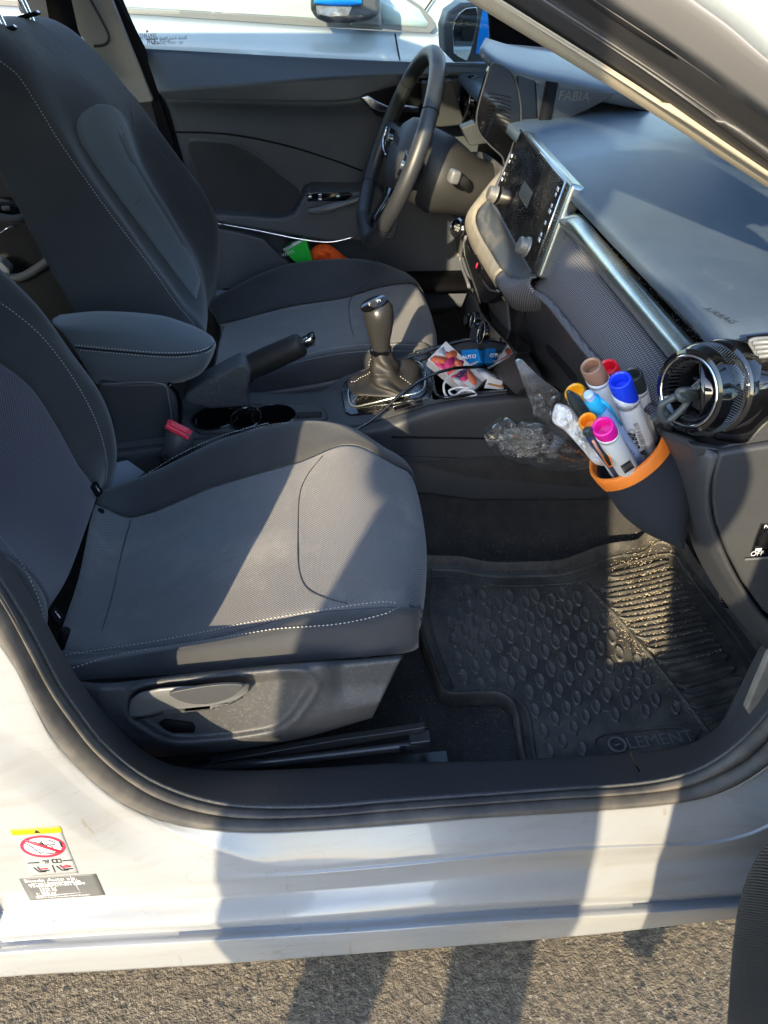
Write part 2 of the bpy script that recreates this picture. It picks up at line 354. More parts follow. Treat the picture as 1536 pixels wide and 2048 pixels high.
# ---- warning and type stickers on the pillar foot
def onp(px, py, y=None): return at(px, py, 'y', .036 if y is None else y)
def sticker(name, q, m, par, t=.0006, d=.003):
    pts = [p+(CP-p).normalized()*d for p in q]; return slab(name, pts, m, par, t=t, bevel=0)
def pillar(px, py):                              # point on the painted pillar foot
    o = CP; d = ray(px, py).normalized(); h, loc, nn, idx = sill.ray_cast(o-Vector(sill.matrix_world.translation), d)
    return loc+nn*.0 + Vector(sill.matrix_world.translation) if h else at(px, py, 'y', .04)
bpy.context.view_layer.update()
def quad(a, b, c, d, u, v): return a.lerp(b, u).lerp(d.lerp(c, u), v)
q1 = [pillar(20, 1660), pillar(120, 1654), pillar(157, 1746), pillar(64, 1753)]
q2 = [pillar(38, 1758), pillar(192, 1748), pillar(211, 1790), pillar(60, 1801)]
mat('sticker_silver', (.26, .27, .28), .45); mat('sticker_yellow', (.62, .56, .0), .45); mat('sticker_dark', (.085, .087, .09), .5, speck=(900, (.16, .16, .16), .3)); mat('sticker_red', (.68, .02, .05), .45)
for k in ('sticker_silver', 'sticker_yellow', 'sticker_dark', 'sticker_red'): M[k] = MATS[k]
P1 = [V(20, 1660, 0), V(120, 1654, 0), V(157, 1746, 0), V(64, 1753, 0)]; P2 = [V(38, 1758, 0), V(192, 1748, 0), V(211, 1790, 0), V(60, 1801, 0)]
def Q1(u, v, lift=.0): a = quad(*P1, u, v); p = pillar(a.x, a.y); return p+(CP-p).normalized()*(.0010+lift)
def Q2(u, v, lift=.0): a = quad(*P2, u, v); p = pillar(a.x, a.y); return p+(CP-p).normalized()*(.0010+lift)
def qgrid(name, Q, m, par, nu=14, nv=14, u0=0, u1=1, v0=0, v1=1, l=0): return gridmesh(name, [[Q(u0+(u1-u0)*i/(nu-1), v0+(v1-v0)*j/(nv-1), l) for i in range(nu)] for j in range(nv)], m, par, .0004)
def flat(name, pts, m, par, t=.0003): return slab(name, pts, m, par, t=t, bevel=0)
ws = qgrid('warning_sticker', Q1, 'sticker_silver', sill)
tag(ws, 'grey and yellow airbag warning sticker with a red ban ring')
L1, L2, L3 = .0006, .0010, .0014
qgrid('warning_band', Q1, 'sticker_yellow', ws, 14, 4, 0, 1, 0, .12, L1)
flat('warning_triangle', [Q1(.44, .10, L2), Q1(.5, .015, L2), Q1(.58, .10, L2)], 'ink', ws)
el = lambda r, rv, n=36, L=L1: [Q1(.5+r*math.cos(2*math.pi*k/n), .39+rv*math.sin(2*math.pi*k/n), L) for k in range(n)]
def ring_(name, r0, r1_, v0, v1_, m, L): return gridmesh(name, [[Q1(.5+(r0+(r1_-r0)*j/4)*math.cos(2*math.pi*k/40), .39+(v0+(v1_-v0)*j/4)*math.sin(2*math.pi*k/40), L) for k in range(41)] for j in range(5)], m, ws, .0002)
ring_('ban_ring', .385, .46, .185, .235, 'sticker_red', L1); ring_('ban_field', .001, .39, .001, .188, 'print_', L1-.0002)
sk = []
def stroke(p, w=.0005, m='ink', par=ws): return tube('mark', p, w, m, par, seg=5)
for pl in ([(.17, .30), (.25, .36), (.36, .50), (.40, .54)], [(.42, .50), (.46, .53), (.62, .55), (.74, .53)], [(.50, .30), (.54, .25), (.66, .26), (.78, .33)], [(.50, .28), (.46, .34), (.52, .42)], [(.60, .34), (.70, .42), (.78, .38)], [(.44, .34), (.58, .36), (.56, .44)], [(.33, .28), (.42, .31)], [(.36, .33), (.44, .36)], [(.66, .35), (.76, .37)],
           [(.04, .72), (.28, .72)], [(.78, .72), (.98, .72)], [(.36, .69), (.44, .70), (.40, .75)], [(.45, .75), (.48, .68)], [(.56, .68), (.56, .75), (.74, .75), (.74, .68), (.56, .68)], [(.65, .68), (.65, .75)], [(.52, .80), (.52, .95)],
           [(.12, .82), (.20, .92), (.34, .92)], [(.20, .81), (.24, .90), (.42, .90)], [(.60, .82), (.68, .92), (.82, .92)], [(.68, .81), (.74, .90), (.92, .90)]):
    sk.append(stroke([Q1(u, v, L3) for u, v in pl]))
join('sticker_drawing', sk, ws)
flat('airbag_mark', [Q1(.44, .31, L3), Q1(.53, .31, L3), Q1(.55, .40, L3), Q1(.47, .38, L3)], 'ink', ws); flat('arrow_mark', [Q1(.85, .30, L3), Q1(.90, .30, L3), Q1(.90, .44, L3), Q1(.86, .42, L3)], 'ink', ws)
flat('ban_bar', [Q1(.16, .26, L3+.0006), Q1(.21, .22, L3+.0006), Q1(.84, .52, L3+.0006), Q1(.79, .56, L3+.0006)], 'sticker_red', ws)
rs = [stroke([Q1(u, v, L3) for u, v in pl], .0006, 'sticker_red') for pl in ([(.25, .86), (.40, .86)], [(.72, .85), (.80, .82), (.90, .85), (.72, .86)])]
join('seat_mark', rs, ws)
ts = qgrid('type_sticker', Q2, 'sticker_dark', sill); tag(ts, 'dark grey type plate sticker')
X2 = (q2[1]-q2[0]); Y2 = (q2[0]-q2[3])
tx = [text('lettering', s, Q2(u, v, .0006), X2, Y2, z*.85, 'print_', ts, center=False) for s, u, v, z in (('Škoda Auto a.s.', .05, .12, .011), ('e8*2018/858*00014', .08, .28, .0085), ('TMBEE6PJ1P4011699', .08, .38, .0085), ('1546 kg', .19, .50, .007), ('2526 kg', .19, .59, .007), ('1- 880 kg', .12, .70, .007), ('2- 850 kg', .12, .79, .007), ('Made in Czech Republic Mladá Boleslav', .10, .90, .0045))]
tx += [tube('rule', [Q2(.66, .04, .001), Q2(.70, .80, .001)], .0003, 'print_', ts, seg=5), tube('rule', [Q2(.10, .84, .001), Q2(.70, .80, .001)], .0003, 'print_', ts, seg=5), text('n', '999', Q2(.73, .32, .0006), -Y2, X2, .007, 'print_', ts)]
join('type_lettering', tx, ts)
# ---- dirt runs, rust and brush marks that sit on the paint
def run(pts, w, m, name='dirt_run'):
    L_, R_ = [], []; w *= .6
    for i, (x, y, k) in enumerate(pts): L_.append(pillar(x-w*k, y)); R_.append(pillar(x+w*k, y))
    L_, R_ = cr(L_, 24), cr(R_, 24); o = gridmesh(name, [[p.lerp(q, j/3)+(CP-p).normalized()*.0008 for p, q in zip(L_, R_)] for j in range(4)], m, sill, 0); solid(o, .0003); return o
mat('dried_dirt', (.20, .20, .195), .5); mat('rusty_dirt', (.19, .165, .135), .7); mat('brushed_wax', (.40, .41, .43), .6); mat('damp_dirt', (.225, .225, .222), .35)
for k in range(7): run([(1450+k*5, 1592+k*2, .6), (1470+k*6, 1618+k*1.5, 1), (1492+k*5, 1648-k*1, .5)], 1.3, MATS['brushed_wax'], 'brush_mark')
# ---- A pillar of the open side
A = {}
for k_, (x0, x1, y1, ya, yb) in dict(a=(934, 1536, 376, .225, .14), b=(1003, 1536, 350, .21, .128), c=(1092, 1536, 306, .19, .115), d=(1190, 1536, 240, .16, .10), e=(1391, 1536, 118, .11, .085), f=(1760, 1850, 130, .08, .06)).items():
    A[k_] = [(x0+(x1-x0)*t, 0+(y1)*t+(-5*math.sin(math.pi*t) if 0 < t < 1 else 0), ya+(yb-ya)*t) for t in ((-.45, -.12, 0, .5, 1, 1.35) if k_ not in 'ef' else (-1.6, -.5, 0, .5, 1, 2.5))]
A = {k: cr(G(*v), 50) for k, v in A.items()}
up = V(-.3, -.6, .75).normalized()
rg = lambda a, b, h, n=6: [[x.lerp(y, k/n)+up*h*math.sin(math.pi*k/n) for x, y in zip(a, b)] for k in range(n+1)]
mat('sunlit_trim', (.30, .26, .19), .7, bump=[(600, .1, .0005)]); M['strim'] = MATS['sunlit_trim']  # copy of the beige trim, darker, with the sun's warmth in its colour
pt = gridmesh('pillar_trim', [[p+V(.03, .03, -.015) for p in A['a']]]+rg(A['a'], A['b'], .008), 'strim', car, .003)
ps = gridmesh('pillar_seal', rg(A['b'], A['c'], .010)+[[p+V(.005, .005, -.006) for p in A['c']]]+rg(A['c'], A['d'], .009)[1:], 'rubber2', car, .003)
mat('shaded_flange', (.15, .145, .14), .5, coat=.2); M['flange'] = MATS['shaded_flange']  # white pillar paint, its shade put into a grey copy
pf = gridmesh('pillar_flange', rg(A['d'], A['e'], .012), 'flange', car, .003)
po = gridmesh('pillar_outer', rg(A['e'], A['f'], .02), 'paint2', car, .003)
# ---- shell that shades the cabin
mat('headliner', (.35, .34, .32), .9); M['liner'] = MATS['headliner']
rf = patch('roof', [[V(-2.4, y, 1.30+h), V(-1.6, y, 1.40+h), V(-.9, y, 1.42+h), V(-.30, y, 1.385+h)] for y, h in ((.21, -.02), (.30, .01), (.87, .05), (1.44, .01), (1.53, -.02))], 'paint2', car, t=.02, to=V(-1, .9, 4))
slab('rear_frame', [V(-.60, .20, 1.24), V(-1.7, .20, 1.24), V(-1.7, .23, 1.40), V(-.60, .23, 1.40)], 'paint2', car, t=.03, bevel=.004, to=V(-1, -3, .5))  # unseen strip added above the rear glass to stop a stripe of sun
slab('widened_pillar', [V(-.42, .09, .79), V(-.36, .13, .99), V(-.335, .20, 1.37), V(-.66, .21, 1.38), V(-.66, .10, .79)], 'beige', car, t=.03, bevel=.01, to=V(-1, -3, .5))  # unseen B pillar, widened forward to keep sun off console and driver door
box('roof_rail', (-.95, .22, 1.385), 1.45, .06, .05, 'paint2', car, .015); box('roof_rail', (-.95, 1.52, 1.385), 1.45, .06, .05, 'paint2', car, .015)
tube('roof_pillar', [V(-.25, 1.50, 1.385), V(.2, 1.60, 1.19), V(.80, 1.68, .95)], .035, 'beige', car, n=12)
tube('roof_pillar', [V(-.62, .10, .85), V(-.66, .18, 1.15), V(-.66, .22, 1.38)], .05, 'beige', car, n=10)
slab('windscreen', [V(-.27, .26, 1.375), V(-.27, 1.48, 1.375), V(.88, 1.60, .965), V(.88, .14, .965)], 'glass', car, t=.005, bevel=0)
patch('bonnet', [[V(.9, y, z), V(1.3, y, z-.05), V(1.75, y, z-.22)] for y, z in ((.02, .90), (.3, .98), (.87, 1.0), (1.44, .98), (1.72, .90))], 'paint2', car, t=.01, to=V(1, .9, 4))
slab('front_wing', [V(.72, .01, .25), V(.74, .03, .90), V(1.2, .02, .88), V(1.7, .02, .68), V(1.7, .02, .3), V(1.45, .02, .3), V(1.36, .02, .55), V(1.12, .02, .62), V(.90, .02, .50), V(.85, .02, .25)], 'paint2', car, t=.02, to=V(1, -3, .5))
def wheel(x, y, s):
    w = lathe('road_wheel', [(.0, 0), (.20, 0), (.215, .01), (.22, -.02), (.30, -.025), (.315, 0), (.318, .08), (.31, .19), (.22, .2), (0, .2)], V(x, y, .32), V(0, s, 0), 'rubber', car)
    lathe('wheel_rim', [(0, -.012), (.05, -.014), (.06, -.004), (.12, -.006), (.19, -.012), (.205, -.004), (.205, .01), (0, .01)], V(x, y, .32), V(0, s, 0), 'satin', w)
for x in (1.12, -1.52):
    wheel(x, .04, 1); wheel(x, 1.68, -1)
slab('rear_door', [V(-.52, .0, .24), V(-.50, .03, .94), V(-1.6, .05, 1.0), V(-1.75, .03, .8), V(-1.25, .0, .5), V(-1.2, .0, .24)], 'paint2', car, t=.12, bevel=.01, to=V(-1, -3, .5))
slab('rear_glass', [V(-.66, .06, .95), V(-.68, .19, 1.33), V(-1.5, .2, 1.32), V(-1.6, .07, 1.01)], 'tint', car, t=.004, bevel=0, to=V(-1, -3, .5))  # unseen pane, darkened to hold back sun through the rear window
slab('rear_door', [V(-.50, 1.74, .24), V(-.50, 1.71, .98), V(-1.6, 1.70, 1.0), V(-1.75, 1.72, .8), V(-1.25, 1.74, .5), V(-1.2, 1.74, .24)], 'paint2', car, t=.05, bevel=.01, to=V(-1, 5, .5))
slab('outer_door', [V(.72, 1.75, .24), V(.72, 1.73, .98), V(-.49, 1.71, .995), V(-.49, 1.74, .24)], 'paint2', car, t=.04, bevel=.01, to=V(0, 5, .5))
slab('tailgate', [V(-2.1, .05, .3), V(-2.1, 1.7, .3), V(-2.05, 1.66, 1.0), V(-2.05, .09, 1.0)], 'paint2', car, t=.1, bevel=.01, to=V(-5, .9, .5))
patch('rear_bench', [[V(-1.05, y, .5), V(-1.5, y, .48), V(-1.6, y, .6), V(-1.8, y, 1.05)] for y in (.15, .9, 1.6)], 'fabric', car, t=.05, to=V(0, .9, 3))
# ============================================================ floor
fl = patch('carpet_floor', [[V(-1.3, y, z), V(-.3, y, z), V(.2, y, z), V(.55, y, z+.01), V(.72, y, z+.10), V(.80, y, .5)] for y, z in ((.165, .268), (.40, .266), (.62, .266), (.70, .275), (.735, .32), (.75, .46))], 'carpet', car, t=.01, nu=40, nv=60, to=V(0, -1, 2))
fl2 = patch('driver_floor', [[V(-1.3, y, z), V(-.3, y, z), V(.3, y, z), V(.60, y, z+.04), V(.80, y, z+.35)] for y, z in ((.98, .5), (1.0, .30), (1.1, .26), (1.6, .26), (1.62, .5))], 'carpet', car, t=.01, to=V(0, .9, 3))
slab('bulkhead', [V(.82, .05, .25), V(.82, 1.7, .25), V(.88, 1.65, .92), V(.88, .1, .92)], 'black', car, t=.02, bevel=0)
# ============================================================ neighbour car
nc = empty('neighbour_car', (.2, 2.9, 0), 'white car parked beyond the driver window with a blue capped door mirror', 'car')
NY = 2.5
def N(*p): return YP(NY, *p)
nb = patch('body_panel', [[at(a, b, 'y', NY) for a, b in ((-500, -20), (250, 28), (620, 53), (760, 62), (1100, 78), (1500, 100))],
  [at(a, b, 'y', NY-.06) for a, b in ((-500, 30), (250, 75), (620, 95), (760, 100), (1100, 115), (1500, 130))],
  [at(a, b, 'y', NY-.07) for a, b in ((-500, 120), (250, 160), (620, 170), (1100, 200), (1500, 220))],
  [at(a, b, 'y', NY-.0) for a, b in ((-500, 380), (250, 390), (620, 400), (1100, 430), (1500, 450))]], 'paint2', nc, t=.03)
slab('window_trim', N((-500, -36), (250, 14), (620, 36), (765, 46), (765, 60), (620, 53), (250, 28), (-500, -20)), 'grey', nc, t=.03, bevel=.003)
mat('neighbour_glass', (.42, .52, .49), .08, spec=.8, coat=.5); M['nglass'] = MATS['neighbour_glass']  # pale mint stands for the sky reflected in the panes
slab('side_window', [at(*p, 'y', NY+.02) for p in ((-500, -36), (250, 16), (620, 38), (750, 46), (720, -40))]+[V(.0, NY+.22, 1.50), V(-1.2, NY+.22, 1.50)], 'nglass', nc, t=.01, bevel=0)
slab('quarter_window', N((749, -10), (815, -6), (842, 12), (866, 38), (872, 55), (860, 66), (820, 64), (763, 57)), 'grey', nc, t=.02, bevel=.002)
slab('quarter_pane', [p+V(0, -.002, 0) for p in N((757, -4), (808, -2), (838, 18), (856, 46), (852, 55), (768, 48))], 'nglass', nc, t=.004, bevel=0)
slab('front_pillar', [at(*p, 'y', NY+.03) for p in ((800, -20), (905, 0), (1000, 40), (1300, 60), (1300, 120), (870, 80))], 'paint2', nc, t=.05, bevel=.01)
tube('door_gap', [p+V(0, -.066, 0) for p in N((786, 62), (790, 85), (797, 125), (802, 200))], .003, 'black', nc, n=10, seg=6)
tube('door_gap', [p+V(0, -.01, 0) for p in YP(NY+.02, (868, -8), (850, 18), (846, 24))], .0025, 'black', nc, n=10, seg=6)
slab('lower_body', [V(-2, NY+.02, .9), V(2, NY+.02, .9), V(2, NY+.02, .25), V(-2, NY+.02, .25)], 'paint2', nc, t=.3, bevel=0)
patch('roof', [[V(-2, y, 1.4+h), V(-1, y, 1.5+h), V(-.2, y, 1.5+h)] for y, h in ((NY+.2, 0), (NY+.7, .04), (NY+1.3, 0))], 'paint2', nc, t=.03, to=V(0, 2, 5))
mat('blue_cap', (.0, .19, .60), .3, coat=.4); M['blue'] = MATS['blue_cap']; mat('lamp_lens', (.72, .66, .58), .15, vary=(50, (.35, .22, .12)), coat=.5); M['lens'] = MATS['lamp_lens']
my = NY-.22
mr = slab('mirror_housing', YP(my, (622, -60), (622, 20), (630, 38), (655, 47), (700, 48), (740, 42), (762, 30), (760, -40)), 'plastic', nc, t=.14, bevel=.02, curve=0)
slab('mirror_lamp', [p+V(0, -.006, 0) for p in YP(my, (632, 10), (704, 13), (697, 31), (660, 33), (634, 29))], 'lens', mr, t=.02, bevel=.003)
slab('mirror_cap', [p+V(0, -.012, 0) for p in YP(my, (628, -70), (628, 8), (660, 12), (700, 12), (724, 9), (722, -70))], 'blue', mr, t=.03, bevel=.006)
slab('mirror_arm', YP(NY-.1, (735, -5), (762, 0), (762, 56), (700, 52), (715, 30)), 'grey', mr, t=.1, bevel=.01)
# ============================================================ driver door
mat('door_plastic', (.078, .086, .10), .5, bump=grain, vary=(12, (.09, .098, .112))); M['doorp'] = MATS['door_plastic']
dd = slab('door_panel', [V(-.50, 1.64, .27), V(.80, 1.64, .27), V(.80, 1.61, .97), V(-.47, 1.61, 1.02)], 'plastic', car, t=.04, bevel=0); tag(dd, 'dark grained driver door panel')
mat('door_top', (.11, .13, .15), .5, bump=grain, spec=.6); M['dtop'] = MATS['door_top']  # skylight on the shelf put into a lighter, bluer plastic
patch('door_top', [G((285, 97, 1.62), (450, 106, 1.62), (600, 114, 1.62), (800, 123, 1.62), (1010, 131, 1.62)), G((290, 106, 1.605), (600, 122, 1.605), (1010, 140, 1.605)),
  G((316, 183, 1.545), (480, 172, 1.545), (620, 158, 1.55), (800, 148, 1.57), (1010, 142, 1.60))], 'dtop', dd, t=.01, fu=lin, nu=12)
patch('door_middle', [G((316, 183, 1.545), (480, 172, 1.545), (620, 158, 1.55), (800, 148, 1.57), (1010, 142, 1.60)), G((330, 198, 1.548), (520, 202, 1.548), (690, 203, 1.548), (760, 182, 1.56), (840, 158, 1.575), (1010, 146, 1.6))], 'doorp', dd, t=.01, fu=lin, nu=8)
patch('door_lower', [G((330, 199, 1.552), (520, 203, 1.552), (690, 204, 1.552), (760, 184, 1.56), (840, 160, 1.58), (1010, 148, 1.60)), G((340, 225, 1.575), (520, 230, 1.578), (760, 240, 1.58), (1000, 250, 1.60)),
  G((370, 330, 1.585), (560, 340, 1.59), (760, 340, 1.59), (1000, 340, 1.61)), G((420, 480, 1.60), (600, 500, 1.60), (760, 480, 1.60), (1000, 480, 1.61)), G((440, 600, 1.60), (600, 640, 1.60), (760, 640, 1.60), (1000, 600, 1.61))], 'doorp', dd, t=.01, nu=40, nv=40)
tube('panel_seam', G((345, 264, 1.575), (450, 268, 1.575), (560, 288, 1.577), (660, 318, 1.58), (725, 342, 1.58)), .002, 'black', dd, n=24, seg=6)
pad = slab('armrest_pad', G(*[(a, b, 1.545) for a, b in ((374, 287), (395, 283), (430, 285), (468, 291), (515, 315), (560, 350), (602, 386), (596, 405), (586, 424), (560, 433), (500, 431), (432, 424), (412, 395), (390, 345))]), 'fabric', dd, t=.04, bevel=.006, curve=60)
ar = slab('door_armrest', G(*[(a, b, 1.50) for a, b in ((410, 440), (430, 428), (560, 438), (590, 428), (608, 392), (625, 384), (715, 385), (760, 378), (800, 440), (790, 480), (715, 484), (650, 483), (560, 468), (470, 452))]), 'doorp', dd, t=.10, bevel=.008)
slab('switch_panel', G(*[(a, b, 1.497) for a, b in ((612, 387), (700, 385), (706, 390), (690, 402), (616, 403))]), 'gloss', ar, t=.004, bevel=.001)
for p in ((620, 394), (640, 390), (640, 399), (676, 393)): box('window_switch', at(*p, 'y', 1.492), .011, .006, .007, 'satin', ar, .002)
tube('pull_handle', G((616, 421, 1.485), (640, 420, 1.475), (680, 410, 1.472), (728, 396, 1.475)), lambda t: .006+.006*math.sin(math.pi*min(1, t*1.3)), 'grey', ar, n=20, seg=12, sq=.8)
tube('chrome_strip', G((436, 447, 1.49), (520, 462, 1.49), (600, 478, 1.488), (660, 484, 1.488), (712, 473, 1.488)), .0022, 'chrome', ar, n=24, seg=8)
slab('door_pocket', G(*[(a, b, 1.50) for a, b in ((432, 456), (480, 465), (528, 478), (542, 495), (560, 512), (598, 540), (560, 640), (430, 640), (420, 520))]), 'doorp', dd, t=.02, bevel=.006)
slab('pocket_floor', [V(-.34, 1.48, .52), V(.3, 1.48, .50), V(.3, 1.62, .50), V(-.34, 1.62, .52)], 'black', dd, t=.01, bevel=0)
rc = slab('handle_recess', G(*[(a, b, 1.548) for a, b in ((720, 196), (730, 188), (800, 170), (905, 158), (912, 200), (900, 246), (800, 246), (752, 230))]), 'black', dd, t=.004, bevel=.001)
slab('release_handle', G(*[(a, b, 1.540) for a, b in ((722, 195), (736, 191), (752, 201), (775, 212), (800, 208), (838, 214), (838, 226), (800, 226), (760, 224), (741, 216))]), 'chrome', dd, t=.01, bevel=.003)
# window pane and its print
pane = slab('window_pane', G((232, -40, 1.64), (262, 60, 1.64), (285, 104, 1.64), (1010, 136, 1.64), (1010, -60, 1.64)), 'glass', dd, t=.004, bevel=0)
tube('window_frame', G((228, -30, 1.62), (262, 50, 1.62), (289, 104, 1.62)), .010, 'black', dd, n=10, sq=.6)
tw = [text('w', s, at(x, y, 'y', 1.632), V(1, 0, 0), V(0, .1, 1), z, 'ink', pane, mirror=True) for s, x, y, z in (('SEKURIT', 296, 71, .010), ('DOT 27 M', 297, 77, .008), ('43R', 303, 83, .014), ('AS2', 312, 86, .009), ('Škoda Auto Mladá Boleslav', 333, 77, .0085), ('ŠKODA', 330, 82, .0075), ('50 / 14357 Laminated', 335, 86, .008))]
tw.append(flat('w', YP(1.632, (292, 60), (298, 62), (293, 66)), 'ink', pane)); join('window_print', tw, pane)
# driver side B pillar
bp = slab('pillar_trim', G(*[(a, b, 1.575) for a, b in ((128, -30), (213, -30), (226, 5), (262, 95), (306, 200), (303, 204), (279, 206), (150, 60))]), 'beige', car, t=.03, bevel=.004)
tube('trim_groove', G((176, -10, 1.573), (190, 15, 1.573), (206, 45, 1.573), (218, 72, 1.573), (214, 86, 1.573), (203, 91, 1.573), (188, 92, 1.573)), .003, 'plastic', bp, n=30, seg=8)
slab('pillar_edge', G(*[(a, b, 1.59) for a, b in ((215, -30), (222, -30), (292, 110), (340, 260), (420, 560), (400, 560), (300, 200), (262, 90))]), 'black', car, t=.02, bevel=.003)
slab('pillar_base', G(*[(a, b, 1.60) for a, b in ((240, 190), (306, 200), (345, 280), (420, 560), (300, 560))]), 'plastic', car, t=.02, bevel=.003)
slab('seat_belt', G(*[(a, b, 1.52) for a, b in ((86, -30), (136, -30), (156, 60), (200, 160), (150, 160), (100, 50))]), 'black', car, t=.002, bevel=0)
slab('pillar_trim', G(*[(a, b, 1.66) for a, b in ((28, -30), (90, -30), (110, 70), (60, 60), (38, 20))]), 'beige', car, t=.02, bevel=.003)
# rear left door
rd = slab('rear_door_panel', [V(-.50, 1.64, .27), V(-1.7, 1.64, .27), V(-1.7, 1.62, .99), V(-.50, 1.62, .99)], 'plastic', car, t=.04, bevel=.01)
box('switch_panel', at(14, 417, 'y', 1.60), .16, .02, .035, 'gloss', rd, .004); box('window_switch', at(12, 416, 'y', 1.59), .02, .01, .012, 'grey', rd, .003)
tube('door_trim', G((-60, 394, 1.6), (0, 400, 1.6), (40, 412, 1.6), (55, 420, 1.6)), .004, 'grey', rd, n=12)
tube('pull_handle', G((-60, 430, 1.57), (0, 434, 1.57), (25, 438, 1.575), (50, 434, 1.59)), .010, 'grey', rd, n=12)
tube('chrome_strip', G((-40, 490, 1.58), (0, 467, 1.58), (20, 454, 1.58), (36, 452, 1.59)), .003, 'chrome', rd, n=14, seg=8)
mat('pocket_lip', (.2, .205, .2), .6); M['pocket'] = MATS['pocket_lip']
tube('pocket_lip', G((-60, 553, 1.54), (0, 555, 1.54), (40, 555, 1.54), (70, 540, 1.54), (106, 512, 1.55), (125, 480, 1.57)), .011, 'pocket', rd, n=24, seg=10)
slab('door_pocket', G(*[(a, b, 1.55) for a, b in ((-60, 556), (40, 558), (70, 543), (106, 515), (180, 640), (180, 720), (-60, 720))]), 'plastic', rd, t=.01, bevel=.002)
# ============================================================ left door mirror
lm = slab('door_mirror', YP(1.86, (886, 55), (896, 24), (921, 6), (955, 4), (975, 20), (1005, 60), (1000, 125), (928, 129), (910, 126), (888, 104)), 'plastic', car, t=.10, bevel=.008)
mat('mirror_glass', (.85, .87, .88), .02, 1.); M['mirror'] = MATS['mirror_glass']
slab('mirror_glass', [p+V(0, -.004, 0) for p in YP(1.86, (905, 62), (908, 42), (918, 26), (932, 16), (953, 14), (955, 34), (949, 70), (940, 105), (933, 121), (918, 114), (907, 106))], 'mirror', lm, t=.003, bevel=.0008)
slab('mirror_cap', [p+V(0, -.006, 0) for p in YP(1.86, (965, 16), (976, 22), (978, 108), (951, 108), (956, 70))], 'blue', lm, t=.012, bevel=.002)
slab('door_corner', YP(1.63, (978, 25), (1010, 40), (1130, 100), (1130, 140), (985, 130)), 'black', dd, t=.02, bevel=.002)
# ============================================================ seats
def cushion(name, par, st, roll, top=.0):
    """stations back to front; columns: near foot, near outer seam, near inner seam, middle, far seam, far ridge, far foot"""
    rows = []
    for s in st:
        A_, B_, C_, E_, F_ = [at(a, b, 'y', y) for a, b, y in s]
        D_ = C_.lerp(E_, .5)+V(.0, 0, -.010); rows.append([A_, B_, C_, D_, E_, F_, F_+V(0, .035, -.05), F_+V(0, .045, -.16)])
    L_ = rows[-1]
    bulge = [0, .002, .006, .022, .008, .0, 0, 0]
    rows[-1] = [p+V(b, 0, 0) for p, b in zip(L_, bulge)]
    wz = [.25, .35, .9, 1, 1, 1, 1, 1]; wy = [.5, .5, .1, 0, 0, 0, 0, 0]
    for dx, dz in roll: rows.append([p+V(dx+b+(w-1)*.02*(dz < -.06), -dz*q, dz*w) for p, b, w, q in zip(L_, bulge, wz, wy)])
    g = gridpts(rows, 64, 70)
    return g
PS = [[(140, 1362, .2), (130, 1338, .215), (112, 1306, .26), (190, 1008, .60), (205, 985, .665)],
 [(200, 1358, .2), (195, 1327, .215), (188, 1308, .26), (262, 1038, .60), (300, 952, .66)],
 [(400, 1345, .2), (400, 1293, .215), (400, 1276, .26), (430, 975, .60), (450, 882, .665)],
 [(600, 1324, .2), (600, 1262, .215), (600, 1225, .26), (600, 920, .60), (600, 848, .67)],
 [(740, 1313, .2), (740, 1246, .215), (730, 1208, .26), (700, 880, .605), (690, 855, .67)],
 [(800, 1308, .205), (800, 1226, .22), (795, 1206, .255), (785, 925, .605), (765, 900, .67)]]
pseat = empty('front_seat', (-.2, .43, .27), 'dark fabric front passenger seat nearest the open door', None, None, car)
gp = cushion('seat', pseat, PS, [(.018, -.014), (.026, -.04), (.018, -.09), (-.05, -.13)])
def col(g, a, b): return [r[a:b+1] for r in g]
def nearest(g, row):      # seam columns: indices of C and E in the resampled grid
    return row
def seamidx(g, P, i):
    return min(range(len(g[i])), key=lambda j: (g[i][j]-P).length)
def split(g, st, names, mats_, par, stat=3):
    C_ = at(st[stat][2][0], st[stat][2][1], 'y', st[stat][2][2]); E_ = at(st[stat][3][0], st[stat][3][1], 'y', st[stat][3][2])
    # nearest grid row to that station
    i = min(range(len(g)), key=lambda k: min((p-C_).length for p in g[k])); a = seamidx(g, C_, i); b = seamidx(g, E_, i)
    for r in g:           # seam grooves
        for k, d in ((a, .0035), (b, .0035), (a-1, .001), (a+1, .001), (b-1, .001), (b+1, .001)): r[k] = r[k]+V(0, 0, -d)
    for r in g[6:-1]:
        for k in range(a+1, b): r[k] = r[k]+V(0, 0, .001*noise.noise(r[k]*25)+.0025*noise.noise(r[k]*7))
    return a, b
a, b = split(gp, PS, None, None, pseat)
def smoothcols(g, k):
    return g
cushp = gridmesh('seat_cushion', col(gp, 0, a), 'fabric', pseat, .004); tag(cushp, 'near bolster of the cushion')
insp = gridmesh('cushion_insert', col(gp, a, b), 'weave', pseat, .004)
gridmesh('cushion_bolster', col(gp, b, len(gp[0])-1), 'fabric', pseat, .004)
from mathutils.bvhtree import BVHTree
BV = {}
def onto(g, px, py):      # where a pixel's ray meets the modelled surface
    if id(g) not in BV:
        nv = len(g[0]); BV[id(g)] = (BVHTree.FromPolygons([p for r in g for p in r], [(i*nv+j, i*nv+j+1, (i+1)*nv+j+1, (i+1)*nv+j) for i in range(len(g)-1) for j in range(nv-1)]), g)
    h = BV[id(g)][0].ray_cast(CP, ray(px, py).normalized())
    if h[0] is not None: return h[0]
    d = ray(px, py).normalized(); best = None
    for r in g:
        for p in r:
            e = (p-CP); q = e-d*e.dot(d); s = q.length
            if best is None or s < best[0]: best = (s, e.length)
    return CP+d*best[1]
